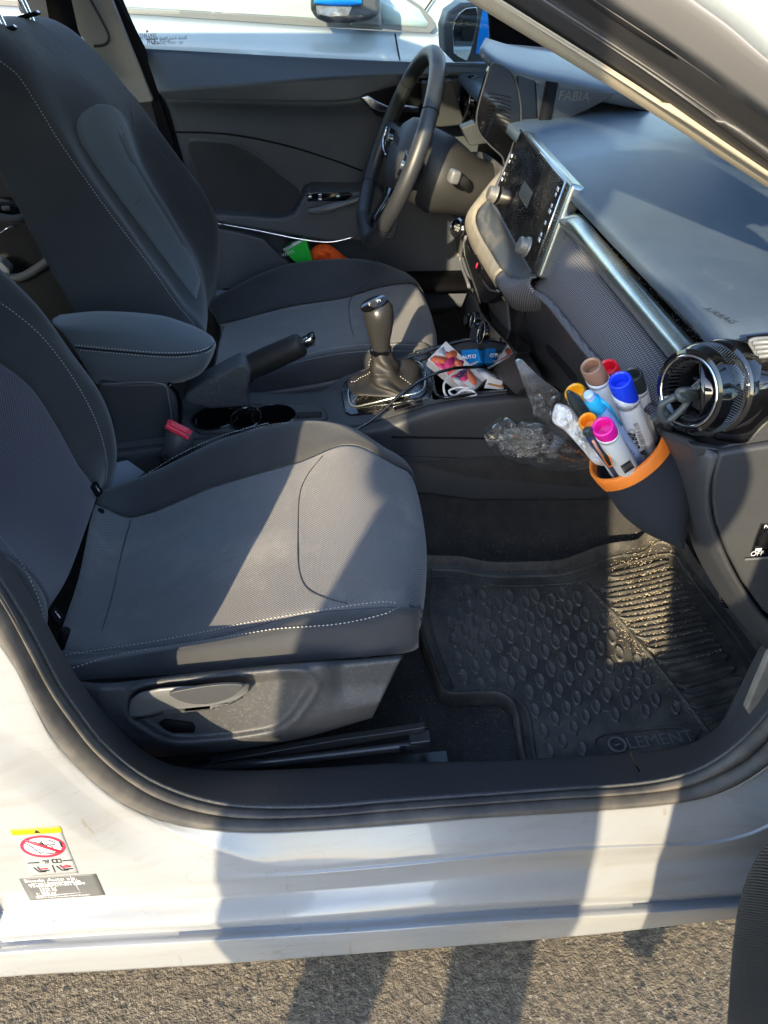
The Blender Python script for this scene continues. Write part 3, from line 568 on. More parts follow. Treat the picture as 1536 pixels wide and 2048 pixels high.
def seamline(name, g, pts, par, r=.0009, m='plastic', n=40, lift=.0008, seg=6):
    P = [onto(g, *p) for p in pts]; P = [p+(CP-p).normalized()*lift for p in P]; return tube(name, P, r, m, par, n=n, seg=seg)
ic = col(gp, a, b)
seamline('insert_seam', ic, [(645, 912), (615, 950), (600, 985), (596, 1060), (597, 1130), (606, 1165), (622, 1183), (655, 1197), (695, 1207)], insp)
seamline('insert_seam', ic, [(262, 1040), (245, 1100), (222, 1200), (190, 1306)], insp)
def stp(g, pts, par, m='stitch', n=60): return stitches('stitching', [onto(g, p.x, p.y) for p in cr([V(x, y, 0) for x, y in pts], n)], par, m)
stp(gp, [(130, 1310), (220, 1296), (300, 1284), (425, 1260), (500, 1244), (650, 1219), (768, 1203), (800, 1208)], cushp)
stp(gp, [(145, 1336), (225, 1312), (320, 1295), (450, 1275), (550, 1258), (675, 1248), (768, 1228), (802, 1212)], cushp)
stp(gp, [(216, 1020), (280, 980), (360, 930), (450, 885), (525, 853), (600, 845), (675, 858), (722, 870)], insp); stp(gp, [(250, 972), (300, 944), (360, 908), (425, 878), (480, 860), (540, 845)], insp)
# side cover and lever
CO = [(100, 1352), (200, 1366), (350, 1350), (600, 1325), (720, 1317), (806, 1309)]; CB = [(190, 1500), (260, 1512), (340, 1514), (440, 1506), (600, 1478), (745, 1436)]
RE = [tuple(p[:2]) for p in cr([V(a_, b_, 0) for a_, b_ in ((252, 1410), (262, 1388), (300, 1372), (400, 1360), (500, 1351), (585, 1345), (612, 1352), (628, 1375), (606, 1412), (585, 1440), (555, 1462), (500, 1474), (430, 1482), (345, 1484), (300, 1462), (262, 1435))], 64, True)]
def sdist(x, y, poly):
    ins = False; dm_ = 1e9; n_ = len(poly)
    for i in range(n_):
        (x0, y0), (x1, y1) = poly[i], poly[(i+1) % n_]
        if (y0 > y) != (y1 > y) and x < (x1-x0)*(y-y0)/(y1-y0)+x0: ins = not ins
        dx, dy = x1-x0, y1-y0; t = max(0, min(1, ((x-x0)*dx+(y-y0)*dy)/(dx*dx+dy*dy))); dm_ = min(dm_, math.hypot(x-x0-t*dx, y-y0-t*dy))
    return -dm_ if ins else dm_
sst = lambda t: (lambda q: q*q*(3-2*q))(max(0, min(1, t)))
T1 = cr([V(a_, b_, 0) for a_, b_ in CO], 110); T2 = cr([V(a_, b_, 0) for a_, b_ in CB], 110); gg = []
for i in range(46):
    v = i/45; row = []
    for j in range(110):
        q = T1[j].lerp(T2[j], v); d = sdist(q.x, q.y, RE)
        y = .166+.030*max(0, (v-.72)/.28)**2+.012*max(0, (.12-v)/.12)**2+.014*sst(-d/16)-.004*math.exp(-((d-6)/7)**2)+.012*sst((q.x-640)/50)*sst((1420-q.y)/60)+.02*max(0, (200-q.x)/80)
        row.append(at(q.x, q.y, 'y', y))
    gg.append(row)
gg.append([p+V(0, .05, .01) for p in gg[-1]])
sc = gridmesh('side_cover', gg, 'plasticd', pseat, .003)
slab('lever_slot', G(*[(a_, b_, .1775) for a_, b_ in ((318, 1447), (330, 1440), (385, 1447), (391, 1456), (388, 1466), (345, 1466), (328, 1458))]), 'black', sc, t=.003, bevel=0)
lv = loft('height_lever', [[at(x, yc+h*math.sin(q)*(1 if math.sin(q) > 0 else .9), 'y', .164-dep*max(0, math.cos(q+.9))) for q in [2*math.pi*k/16 for k in range(16)]] for x, yc, h, dep in
 ((258, 1422, 12, .004), (262, 1418, 22, .010), (280, 1410, 28, .014), (320, 1401, 28, .016), (370, 1397, 28, .016), (420, 1394, 25, .016), (460, 1388, 21, .015), (485, 1381, 15, .012), (496, 1374, 8, .006), (499, 1371, 2, .002))], 'grey', sc)
slab('lever_dish', G(*[(a_, b_, .1405) for a_, b_ in ((338, 1388), (380, 1378), (440, 1370), (484, 1370), (486, 1376), (460, 1396), (420, 1408), (380, 1408), (350, 1398))]), 'plastic', sc, t=.004, bevel=.001, curve=40)
# seat rails
rl = slab('seat_rail', [V(-.42, .185, .315), V(.055, .185, .315), V(.055, .215, .315), V(-.42, .215, .315)], 'steel', pseat, t=.03, bevel=.003, to=V(0, 0, 3))
tube('rail_bar', G((370, 1540, .19), (560, 1522, .19), (800, 1493, .19), (850, 1486, .19)), .008, 'steel', rl, seg=4)
slab('rail_channel', G(*[(a_, b_, .20) for a_, b_ in ((420, 1526), (680, 1480), (780, 1466), (850, 1455), (850, 1464), (690, 1492), (500, 1524))]), 'steel', rl, t=.01, bevel=.001)
slab('rail_cap', G(*[(a_, b_, .186) for a_, b_ in ((820, 1487), (862, 1482), (864, 1505), (825, 1510))]), 'steel', rl, t=.02, bevel=.002)
box('rail_notch', at(805, 1497, 'y', .180), .008, .004, .008, 'black', rl, .001)
slab('rail_cap', G(*[(a_, b_, .21) for a_, b_ in ((843, 1454), (857, 1456), (862, 1484), (848, 1486))]), 'steel', rl, t=.02, bevel=.002)
# passenger backrest
PB = [[(-40, 500, .70), (-60, 506, .68), (-90, 530, .655), (-160, 600, .60), (-400, 760, .44), (-560, 900, .27), (-600, 930, .22), (-610, 1000, .18)],
 [(70, 605, .70), (60, 608, .68), (15, 618, .655), (-20, 700, .60), (-250, 850, .44), (-400, 980, .27), (-430, 1000, .22), (-430, 1080, .18)],
 [(140, 700, .70), (132, 700, .68), (95, 685, .655), (60, 775, .60), (-120, 920, .43), (-230, 1040, .27), (-240, 1060, .22), (-240, 1150, .18)],
 [(208, 800, .70), (201, 800, .68), (165, 785, .655), (115, 850, .60), (-20, 980, .43), (-100, 1085, .27), (-95, 1110, .22), (-80, 1200, .18)],
 [(234, 900, .70), (228, 900, .68), (203, 880, .655), (162, 925, .60), (70, 1050, .43), (15, 1110, .27), (25, 1130, .225), (20, 1230, .18)],
 [(220, 975, .70), (214, 980, .68), (208, 955, .655), (194, 985, .60), (140, 1130, .43), (92, 1205, .27), (95, 1222, .235), (90, 1300, .19)]]
rows = [[at(a_, b_, 'y', y) for a_, b_, y in r] for r in PB]; rows.append([p+V(-.03, 0, -.05) for p in rows[-1]])
gb = gridpts(rows, 50, 60)
def colof(g, P, rows_i=None):
    best = None
    for r in g:
        for j, p in enumerate(r):
            d = (p-P).length
            if best is None or d < best[0]: best = (d, j)
    return best[1]
cf = colof(gb, at(115, 850, 'y', .60)); cn = colof(gb, at(15, 1110, 'y', .27)); cs = colof(gb, at(165, 785, 'y', .655))
for r in gb:
    for k in (cf, cn): r[k] = r[k]+V(-.004, 0, 0)
gridmesh('backrest_bolster', col(gb, 0, cf), 'fabric', pseat, .004)
insb = gridmesh('backrest_insert', col(gb, cf, cn), 'weave', pseat, .004)
mat('woven_backrest', (.066, .058, .078), .9, weave=(.0034, (.19, .185, .215), (1, 2), .5), sheen=.25, spec=.25); insb.data.materials[0] = MATS['woven_backrest']
gridmesh('backrest_bolster', col(gb, cn, len(gb[0])-1), 'fabric', pseat, .004)
stp(gb, [(-10, 598), (40, 634), (90, 680), (150, 762), (195, 850), (214, 925), (211, 972)], insb); stp(gb, [(-10, 1062), (40, 1122), (72, 1185), (90, 1240), (98, 1270)], insb)
bk = loft('backrest_shell', [[V(x, y, z) for x, y in ((x0-.0, .68), (x0-.09, .66), (x0-.11, .45), (x0-.09, .25), (x0, .2), (x0-.03, .45))] for x0, z in ((-.50, .46), (-.56, .62), (-.66, .85), (-.76, 1.06))], 'fabric', pseat)
for (x, y, yy) in ((190, 978, .595), (109, 1228, .265)):
    p = at(x, y, 'y', yy)+V(.004, -.004, .002); X = V(.25, 1, 0)
    t_ = box('isofix_badge', p, .016, .022, .0015, 'black', pseat, .003, X=V(.2, .9, .0), Y=V(-.3, .1, 1)); text('badge_print', 'i', p+V(.002, -.001, .001), V(.2, .9, 0), V(-.3, .1, 1), .018, 'print_', t_)
for (x, y, x2, y2, yy) in ((196, 1025, 178, 1060, .59), (124, 1265, 112, 1300, .27)): tube('isofix_slot', [at(x, y, 'y', yy)+V(.006, 0, .004), at(x2, y2, 'y', yy)+V(.006, 0, .004)], .006, 'black', pseat, seg=8)
# seat belt buckle
bk = empty('belt_buckle', at(350, 900, 'y', .70), None, None, None, car)
X = at(385, 862, 'y', .70)-at(340, 846, 'y', .71)
bb = loft('buckle_body', [[at(x, y, 'y', yy) for x, y, yy in r] for r in (((334, 852, .70), (386, 876, .695), (389, 866, .72), (338, 840, .725)), ((326, 900, .70), (378, 916, .695), (384, 905, .73), (334, 890, .735)), ((316, 915, .70), (350, 935, .69), (356, 925, .72), (322, 900, .725)))], 'plastic', bk)
slab('release_button', [p+V(0, -.001, .003) for p in G((338, 839, .725), (387, 864, .72), (380, 877, .695), (333, 852, .70))], 'red', bk, t=.008, bevel=.002, to=CP)
slab('button_dish', [p+V(0, -.0015, .006) for p in G((345, 845, .718), (380, 862, .716), (375, 870, .703), (342, 853, .706))], 'red', bk, t=.002, bevel=.0005)
tube('buckle_stalk', G((345, 905, .71), (320, 960, .72), (290, 1000, .73)), .014, 'black', bk, n=8)
# driver seat
dseat = empty('front_seat', (-.15, 1.22, .27), 'dark fabric driver seat behind the steering wheel', None, None, car)
DS = [[(400, 820, .99), (412, 782, .995), (425, 752, 1.04), (440, 652, 1.34), (412, 612, 1.42)],
 [(420, 830, .99), (430, 772, .995), (448, 742, 1.04), (452, 646, 1.34), (440, 592, 1.42)],
 [(500, 830, .99), (520, 750, .995), (530, 732, 1.04), (580, 613, 1.34), (560, 537, 1.42)],
 [(620, 820, .99), (640, 718, .995), (640, 702, 1.04), (690, 584, 1.35), (675, 521, 1.42)],
 [(740, 800, .99), (740, 706, .995), (740, 689, 1.04), (760, 562, 1.35), (750, 526, 1.42)],
 [(840, 770, .99), (836, 706, .995), (836, 691, 1.04), (815, 562, 1.35), (800, 545, 1.42)]]
gd = cushion('seat', dseat, DS, [(.022, -.02), (.034, -.05), (.03, -.10), (-.02, -.2)])
a2, b2 = split(gd, DS, None, None, dseat)
gridmesh('seat_cushion', col(gd, 0, a2), 'fabric', dseat, .004); insd = gridmesh('cushion_insert', col(gd, a2, b2), 'weave', dseat, .004); gridmesh('cushion_bolster', col(gd, b2, len(gd[0])-1), 'fabric', dseat, .004)
seamline('insert_seam', col(gd, a2, b2), [(735, 565), (712, 582), (699, 605), (700, 640), (705, 665), (714, 692)], insd)
seamline('insert_seam', col(gd, a2, b2), [(447, 652), (437, 690), (428, 735)], insd)
stp(gd, [(530, 742), (580, 728), (640, 714), (690, 706), (740, 702), (835, 702)], insd); stp(gd, [(545, 728), (590, 715), (640, 702), (690, 693), (740, 689), (838, 690)], insd)
stp(gd, [(440, 640), (480, 607), (540, 565), (600, 541), (680, 528), (750, 530), (800, 550)], insd)
DB = [[(-70, 62, 1.0), (-50, 58, 1.05), (-10, 55, 1.11), (35, 43, 1.22), (70, 37, 1.32), (103, 38, 1.40), (118, 46, 1.44)],
 [(-50, 180, .99), (0, 121, 1.05), (55, 112, 1.11), (100, 100, 1.22), (145, 85, 1.34), (172, 84, 1.42), (178, 92, 1.45)],
 [(-20, 300, .99), (70, 205, 1.05), (135, 222, 1.11), (200, 195, 1.22), (250, 205, 1.34), (262, 188, 1.42), (270, 196, 1.45)],
 [(50, 440, .99), (165, 352, 1.05), (187, 340, 1.11), (258, 312, 1.22), (284, 312, 1.34), (344, 300, 1.42), (352, 312, 1.45)],
 [(104, 545, .99), (270, 494, 1.05), (282, 480, 1.11), (340, 435, 1.22), (345, 425, 1.34), (408, 390, 1.42), (414, 402, 1.45)],
 [(160, 640, .99), (350, 602, 1.055), (360, 590, 1.11), (398, 550, 1.22), (395, 510, 1.34), (433, 450, 1.42), (438, 470, 1.45)],
 [(190, 700, .99), (404, 668, 1.06), (408, 650, 1.11), (415, 620, 1.22), (412, 590, 1.34), (434, 535, 1.42), (438, 545, 1.45)],
 [(240, 790, .99), (405, 720, 1.06), (408, 700, 1.11), (412, 670, 1.22), (410, 640, 1.34), (424, 600, 1.42), (428, 610, 1.45)]]
rows = [[at(a_, b_, 'y', y) for a_, b_, y in r] for r in DB]; rows.insert(0, [p+V(-.06, 0, .005) for p in rows[0]])
gk = gridpts(rows, 70, 70)
k1 = colof(gk, at(165, 352, 'y', 1.05)); k2 = colof(gk, at(187, 340, 'y', 1.11)); k3 = colof(gk, at(284, 312, 'y', 1.34))
bf = gridmesh('seat_backrest', gk, 'fabric', dseat, .004)
stitches('stitching', [onto(gk, *p) for p in ((0, 122), (35, 150), (70, 203), (118, 282), (165, 350), (215, 420), (270, 492), (312, 548), (350, 603), (385, 645), (402, 672))], dseat)
stitches('stitching', [onto(gk, *p) for p in ((266, 253), (300, 282), (344, 330), (385, 385), (415, 440), (430, 490), (434, 535), (432, 590))], dseat, 'stitchd')
def region(name, g, pts, m, par, lift=.003, n=60):        # raised panel that follows a surface
    P = cr([onto(g, *p) for p in pts], n, True); P = [p+(CP-p).normalized()*lift for p in P]
    c = sum(P, V(0, 0, 0))/n; vs = P[:]; fs = []; K = 5
    rings = [P]
    cpx = (sum(p[0] for p in pts)/len(pts), sum(p[1] for p in pts)/len(pts))
    return P, c
def lerp2(a_, b_, t): return (a_[0]+(b_[0]-a_[0])*t, a_[1]+(b_[1]-a_[1])*t)
def strip(name, g, left, right, m, par, lift=.002, nu=30, nv=10, t=.002):     # two pixel edges, filled on the surface
    L_ = [tuple(p[:2]) for p in cr([V(a_, b_, 0) for a_, b_ in left], nu)]; R_ = [tuple(p[:2]) for p in cr([V(a_, b_, 0) for a_, b_ in right], nu)]
    gg = []
    for a_, b_ in zip(L_, R_):
        row = []
        for k in range(nv):
            q = lerp2(a_, b_, k/(nv-1)); p = onto(g, *q); row.append(p+(CP-p).normalized()*lift)
        gg.append(row)
    for _ in range(1):                                     # relax grid noise
        n2 = [[p.copy() for p in r] for r in gg]
        for i in range(1, len(gg)-1):
            for j in range(1, nv-1): n2[i][j] = (gg[i-1][j]+gg[i+1][j]+gg[i][j-1]+gg[i][j+1]+gg[i][j]*2)/6
        gg = n2
    return gridmesh(name, gg, m, par, t)
strip('backrest_insert', gk, [(195, 208), (165, 225), (153, 245), (158, 275), (185, 320), (250, 410), (310, 490), (360, 558), (392, 600)], [(200, 208), (225, 212), (250, 232), (264, 258), (284, 318), (312, 375), (350, 440), (385, 510), (402, 560)], 'bluefab', dseat, lift=.004)
dd_ = [(262, 250), (278, 310), (310, 370), (348, 440), (384, 510), (405, 570)]
seamline('insert_seam', gk, [(270, 410), (285, 395), (312, 372)], dseat, .001, 'stitchd', 12, .004)
seamline('insert_seam', gk, [(262, 190), (262, 225), (266, 253)], dseat, .0013, n=12)
for (x, y, yy) in ((10, 62, 1.16), (58, 32, 1.30)):
    lathe('headrest_post', [(.007, -.02), (.007, .10), (.007, .16)], at(x, y, 'y', yy), V(-.25, 0, 1), 'chrome', dseat, 16)
    lathe('post_collar', [(.0, 0), (.022, 0), (.024, .004), (.020, .008), (0, .009)], at(x, y+4, 'y', yy), V(-.2, 0, 1), 'gloss', dseat, 20)
box('head_restraint', V(-.73, 1.22, 1.33), .10, .26, .18, 'fabric', dseat, .04, X=V(1, 0, .25))
mat('valance', (.15, .175, .21), .6); M['valance'] = MATS['valance']
slab('seat_valance', G((214, 985, .70), (232, 925, .72), (255, 920, .74), (290, 945, .72), (250, 975, .70)), 'valance', pseat, t=.004, bevel=.001)
slab('seat_valance', G((414, 612, 1.44), (424, 580, 1.46), (470, 580, 1.46), (450, 600, 1.44)), 'valance', dseat, t=.004, bevel=.001)
# ============================================================ centre console
con = empty('centre_console', (0, .87, .27), None, None, None, car)
near = [(180, 905, .78), (380, 878, .78), (520, 857, .78), (650, 846, .78), (700, 851, .78), (760, 838, .78), (880, 803, .78), (960, 792, .78), (1050, 780, .78), (1110, 776, .78)]
far = [(200, 810, .965), (360, 796, .965), (480, 786, .965), (560, 786, .965), (640, 780, .965), (690, 752, .965), (780, 722, .965), (850, 697, .965), (920, 682, .965), (970, 672, .965)]
a_ = cr(G(*near), 60); b_ = cr(G(*far), 60)
top = gridmesh('console_top', [[p.lerp(q, k/6)+V(0, 0, .003*math.sin(math.pi*k/6)) for p, q in zip(a_, b_)] for k in range(7)], 'plasticd', con, .012)
def topz(px, py):
    d = ray(px, py).normalized(); best = None
    for p, q in zip(a_, b_):
        for k in range(41):
            w = p.lerp(q, k/40); e = w-CP; s = (e-d*e.dot(d)).length
            if best is None or s < best[0]: best = (s, e.length)
    return CP+d*best[1]
def cyl(c, rx, ry, h):
    bm = bmesh.new(); bmesh.ops.create_cone(bm, cap_ends=True, segments=40, radius1=1, radius2=1, depth=1)
    for v in bm.verts: v.co = Vector(c)+V(v.co.x*rx, v.co.y*ry, v.co.z*h)
    me = bpy.data.meshes.new('cut'); bm.to_mesh(me); bm.free(); o = bpy.data.objects.new('cut', me); COL.objects.link(o); return o
cups = [(topz(432, 841), .0405, .040), (topz(493, 842), .026, .036), (topz(548, 838), .0385, .039)]
cut = [cyl(c, rx, ry, .08) for c, rx, ry in cups]
for c, (ax_, bx_) in ((topz(617, 829), (.026, .016)), (topz(513, 812), (.012, .007)), (topz(945, 745), (.085, .07))):
    bm = bmesh.new(); bmesh.ops.create_cube(bm, size=1)
    for v in bm.verts: v.co = c+V(v.co.x*ax_*2, v.co.y*bx_*2, v.co.z*.08)
    bmesh.ops.bevel(bm, geom=[e for e in bm.edges if abs(e.verts[0].co.z-e.verts[1].co.z) > .05], offset=.007, segments=4, profile=.5, affect='EDGES')
    me = bpy.data.meshes.new('cut'); bm.to_mesh(me); bm.free(); o = bpy.data.objects.new('cut', me); COL.objects.link(o); cut.append(o)
top.parent = None; top.location = (0, 0, 0)
for o in cut:
    m_ = top.modifiers.new('cut', 'BOOLEAN'); m_.object = o; m_.operation = 'DIFFERENCE'; m_.solver = 'EXACT'
bpy.context.view_layer.update(); me = bpy.data.meshes.new_from_object(top.evaluated_get(bpy.context.evaluated_depsgraph_get()))
for o in cut: bpy.data.objects.remove(o)
bpy.data.objects.remove(top); me.set_sharp_from_angle(angle=R(35)); top = link('console_top', me, 'plasticd', con)
for c, rx, ry in cups:
    lathe('cup_well', [(rx+.003, .0065), (rx+.0035, .008), (rx+.001, .009), (rx-.0005, .006), (rx-.003, -.055), (0, -.056)], c, V(0, 0, 1), 'gloss', top, 40, up=V(0, 1, 0), ex=1., ey=ry/rx, caps=False)
fr_ = [topz(*p)+V(0, 0, .004) for p in ((392, 850), (400, 828), (430, 818), (500, 817), (580, 815), (640, 818), (652, 830), (648, 843), (560, 858), (450, 868), (400, 868))]
tube('cup_frame', cr(fr_, 60, True), .0022, 'plastic', top, closed=True, seg=6)
slab('tray_floor', [topz(868, 725)+V(-.01, .0, -.035), topz(940, 690)+V(0, 0, -.035), topz(1060, 770)+V(.03, 0, -.035), topz(870, 795)+V(-.01, 0, -.035)], 'gloss', con, t=.005, bevel=0, to=V(0, 0, 3))
box('well_floor', topz(617, 829)+V(0, 0, -.04), .06, .04, .004, 'black', con, 0)
tr_ = [topz(*p)+V(0, 0, .004) for p in ((864, 726), (866, 765), (872, 792), (890, 799), (960, 790), (1050, 780))]
tube('tray_rim', tr_, .003, 'glossd', con, n=40, seg=8)
tube('tray_rim', [topz(*p)+V(0, 0, .006) for p in ((830, 712), (880, 698), (930, 686), (960, 682))], .004, 'glossd', con, n=20, seg=8)
sd_ = patch('console_side', [G((180, 905, .78), (380, 880, .78), (560, 856, .78), (700, 853, .78), (760, 840, .78), (880, 805, .78), (1000, 788, .78), (1110, 778, .78), (1300, 770, .78)), G((180, 915, .762), (380, 890, .762), (560, 870, .762), (700, 864, .762), (770, 856, .762), (880, 820, .762), (1000, 803, .762), (1110, 792, .762), (1300, 785, .762)),
  G((180, 950, .757), (400, 930, .757), (600, 900, .757), (790, 874, .757), (900, 876, .757), (1000, 878, .757), (1110, 881, .757), (1200, 884, .757), (1300, 888, .757)), G((180, 990, .752), (400, 960, .752), (600, 935, .752), (789, 910, .752), (900, 915, .752), (1020, 920, .752), (1110, 924, .752), (1200, 928, .752), (1300, 932, .752)),
  G((180, 1040, .74), (400, 1010, .74), (600, 1000, .74), (800, 986, .74), (874, 990, .74), (941, 1000, .74), (1027, 1000, .74), (1150, 1000, .74), (1320, 995, .74))], 'plastic', con, t=.004, nu=40, nv=60)
for q in (((783, 874), (900, 876), (1000, 878), (1110, 881), (1250, 886)), ((789, 910), (900, 915), (1020, 920), (1110, 924), (1250, 930))): tube('side_groove', YP(.753, *q), .0016, 'black', sd_, n=20, seg=6)
patch('console_far_side', [[V(-.5, .966, .48), V(-.1, .966, .52), V(.3, .966, .60)], [V(-.5, .985, .26), V(-.1, .985, .26), V(.4, .985, .26)]], 'plastic', con, t=.004, to=V(0, 3, .5))
# gear lever
gb_ = slab('shift_bezel', [topz(*p)+V(0, 0, .006) for p in ((682, 790), (688, 770), (705, 756), (760, 735), (820, 713), (852, 705), (862, 712), (866, 745), (866, 785), (858, 800), (800, 815), (745, 828), (702, 836), (690, 828))], 'glossd', con, t=.006, bevel=.002, to=V(0, 0, 3))
base = [topz(*p)+V(0, 0, .012) for p in ((697, 797), (702, 785), (730, 772), (790, 748), (832, 734), (845, 742), (850, 765), (848, 788), (838, 796), (790, 806), (740, 818), (706, 823))]
base = cr(base, 40, True); cb = sum(base, V(0, 0, 0))/40; top_c = at(762, 699, 'y', .875)
rings = []; lob = at(832, 745, 'y', .93)-cb; la = math.atan2(lob.y, lob.x)
cb2 = cb+V(-.008, 0, .0)
for k in range(27):
    t = k/26; ring = []
    for j, p in enumerate(base):
        d = p-cb; d.z = 0; ph = math.atan2(d.y, d.x); dn_ = d.normalized(); f1_ = math.sin(3*ph+.6)+.5*math.sin(5*ph+1.9)
        if t < .42:
            u = t/.42; w = u*u*(3-2*u); lump = .030*math.exp(-((math.remainder(ph-la, 2*math.pi))/.55)**2)*math.sin(math.pi*min(1, u*1.15))
            q = cb.lerp(cb2, w)+d*(1-w)+dn_*.027*w; q = q+V(0, 0, .010*math.sin(math.pi*.5*u)+.026*u**3+lump+.006*math.sin(math.pi*u)*f1_)
            q = q-dn_*.006*math.sin(math.pi*u)*math.sin(4*ph+9*u)
        else:
            u = (t-.42)/.58; r_ = .027-.0085*u+.0030*math.sin(7*u+2*ph)*(1-u)+.0022*math.sin(5*ph+4*u)*(1-u*.6)
            q = (cb2+V(0, 0, .036)).lerp(top_c, u)+dn_*r_
        ring.append(q)
    rings.append(ring)
gt = loft('gear_gaiter', rings, 'leather', con, caps=False)
stitches('stitching', [rings[k][0].lerp(CP, .002) for k in range(2, 26)], gt); stitches('stitching', [rings[k][21].lerp(CP, .002) for k in range(1, 11)], gt)
tube('gaiter_frame', cr([p+V(0, 0, .0) for p in base], 60, True), .0022, 'satin', gt, closed=True, seg=8)
ka = at(761, 692, 'y', .875); kb = at(756, 607, 'y', .875); kd = (kb-ka); kl = kd.length
mat('knob_grey', (.042, .042, .043), .30, .35); M['knob'] = MATS['knob_grey']
kn = lathe('gear_knob', [(.012, -.012), (.019, -.006), (.0195, 0), (.0212, .012), (.0258, .03), (.0298, .05), (.0312, .064), (.0292, .077), (.021, .087), (.011, .0915), (0, .0925)], ka, kd, 'knob', con, 40, ey=.9)
lathe('knob_collar', [(.019, -.016), (.0205, -.014), (.0205, -.004), (.019, -.003)], ka, kd, 'gloss', kn, 32)
nx = (CP-kb).normalized()*.35+kd.normalized()+V(-.35, 0, 0); nx.normalize(); kc = ka+kd.normalized()*.062+nx*.0240
kx = nx.cross(V(.25, 1, 0)).normalized()
lathe('shift_diagram', [(0, 0), (.0185, 0), (.0205, .0), (.0205, .0035), (.019, .0045), (0, .005)], kc+nx*.001, nx, 'gloss', kn, 30, up=V(0, 1, 0), ex=1.25, ey=.85)
u_, v_ = frame(nx, V(0, 1, 0))
dia = [tube('d', [kc+nx*.0062+u_*x1*.001+v_*y1*.001, kc+nx*.0062+u_*x2*.001+v_*y2*.001], .0006, 'print_', kn, seg=5) for x1, y1, x2, y2 in ((-8, -5, -8, 5), (0, -5, 0, 5), (8, -5, 8, 5), (-8, 0, 8, 0), (13, -5, 13, 0), (8, 0, 13, 0))]
join('diagram_lines', dia, kn)
# park and mode switch strip
slab('switch_strip', [topz(*p)+V(0, 0, .009) for p in ((785, 822), (842, 807), (846, 815), (790, 830))], 'gloss', con, t=.004, bevel=.001, to=V(0, 0, 3))
# handbrake
hb = slab('handbrake_cover', G(*[(x, y, .865) for x, y in ((366, 800), (374, 783), (420, 757), (474, 729), (490, 727), (503, 744), (500, 765), (492, 785), (500, 816), (420, 820), (378, 812))]), 'plasticd', con, t=.055, bevel=.020, seg=6)
g0, g1 = at(487, 741, 'y', .90), at(606, 687, 'y', .90)
hg = tube('handbrake_grip', [g0.lerp(g1, t) for t in (0, .02, .06, .1, .2, .4, .6, .8, .93, .98, 1)], lambda t: [.022, .025, .023, .0205, .021, .0215, .021, .0205, .0205, .018, .014][round(t*10)], 'leather', con, seg=20, sq=1.15)
stitches('stitching', [p+V(0, -.006, .022) for p in lin([g0, g1], 20)], hg, 'stitchd')
lathe('grip_ring', [(.024, 0), (.0265, .002), (.0265, .006), (.024, .008)], g0, g1-g0, 'gloss', hg, 30)
e1 = g1; ed = (g1-g0).normalized()
hb2 = box('release_button', e1+ed*.010, .026, .022, .020, 'chrome', hg, .005, X=ed)
box('button_window', e1+ed*.018+V(0, -.0, .006), .014, .018, .012, 'gloss', hg, .003, X=ed)
# armrest and its box
arm = empty('armrest', (-.4, .87, .6), None, None, None, con)
AR = [[(200, 772, .87), (185, 760, .82), (150, 700, .81), (120, 658, .83), (104, 641, .88), (120, 629, .94)], [(250, 775, .87), (250, 763, .80), (238, 704, .795), (218, 664, .815), (195, 631, .88), (200, 622, .94)],
 [(340, 770, .87), (342, 759, .80), (340, 712, .795), (330, 676, .815), (318, 639, .88), (318, 630, .94)], [(395, 752, .87), (402, 740, .805), (402, 706, .80), (396, 684, .82), (385, 657, .88), (378, 648, .94)],
 [(415, 730, .87), (422, 718, .83), (427, 697, .83), (424, 686, .84), (416, 669, .88), (408, 662, .93)], [(424, 700, .88), (428, 702, .86), (432, 690, .865), (430, 683, .87), (424, 673, .9), (418, 669, .92)]]
mat('armrest_fabric', (.075, .086, .097), .9, bump=[(1800, .4, .0004), (16, .2, .004)], sheen=.3, spec=.25); M['armf'] = MATS['armrest_fabric']
ga = gridpts([[at(x, y, 'y', w) for x, y, w in r] for r in AR], 40, 36); ap = gridmesh('armrest_pad', ga, 'armf', arm, .004)
stitches('stitching', [onto(ga, *p) for p in ((150, 690), (230, 698), (320, 705), (380, 704), (410, 698), (426, 683), (420, 672))], ap); stitches('stitching', [onto(ga, *p) for p in ((160, 700), (240, 707), (330, 714), (385, 712), (418, 703), (430, 690))], ap)
seamline('pad_seam', ga, [(150, 695), (235, 703), (325, 710), (382, 708), (414, 700), (428, 686)], ap, .0012, 'black', 40, .001)
ab = slab('storage_box', G(*[(x, y, .80) for x, y in ((198, 766), (328, 766), (340, 770), (352, 800), (356, 840), (345, 880), (320, 912), (272, 938), (235, 940), (190, 900))]), 'plastic', arm, t=.14, bevel=.008)
tube('box_edge', G((205, 768, .797), (325, 768, .797), (338, 800, .797), (344, 850, .797)), .0014, 'grey', ab, n=24, seg=6)
tube('box_end', G((338, 768, .80), (354, 785, .81), (361, 812, .815), (359, 845, .815), (352, 870, .81)), .004, 'gloss', ab, n=20)
# ============================================================ dashboard
dash = empty('dashboard', (.3, .87, .3), None, None, None, car)
YS = (.10, .125, .165, .35, .6, .95, 1.3, 1.64)
dt = patch('dash_top', [[V(x, y, z+({.10: -.05, .125: -.022}.get(y, 0))) for y in YS] for x, z in ((.2615, .962), (.2625, .972), (.270, .978), (.36, .981), (.5, .984), (.7, .972), (.93, .945))], 'dashtop', dash, t=.01, nu=50, nv=60, to=V(0, .5, 4))
text('airbag_lettering', 'AIRBAG', at(1440, 632, 'z', .983), V(.35, -1, 0), V(1, .35, 0), .011, 'plastic', dt, t=.0006)
slot = patch('dash_slot', [[V(.262, y, .962) for y in (.12, .6, 1.0)], [V(.290, y, .955) for y in (.12, .6, 1.0)], [V(.292, y, .935) for y in (.12, .6, 1.0)], [V(.262, y, .925) for y in (.12, .6, 1.0)]], 'glossd', dash, t=.003, fu=lin)
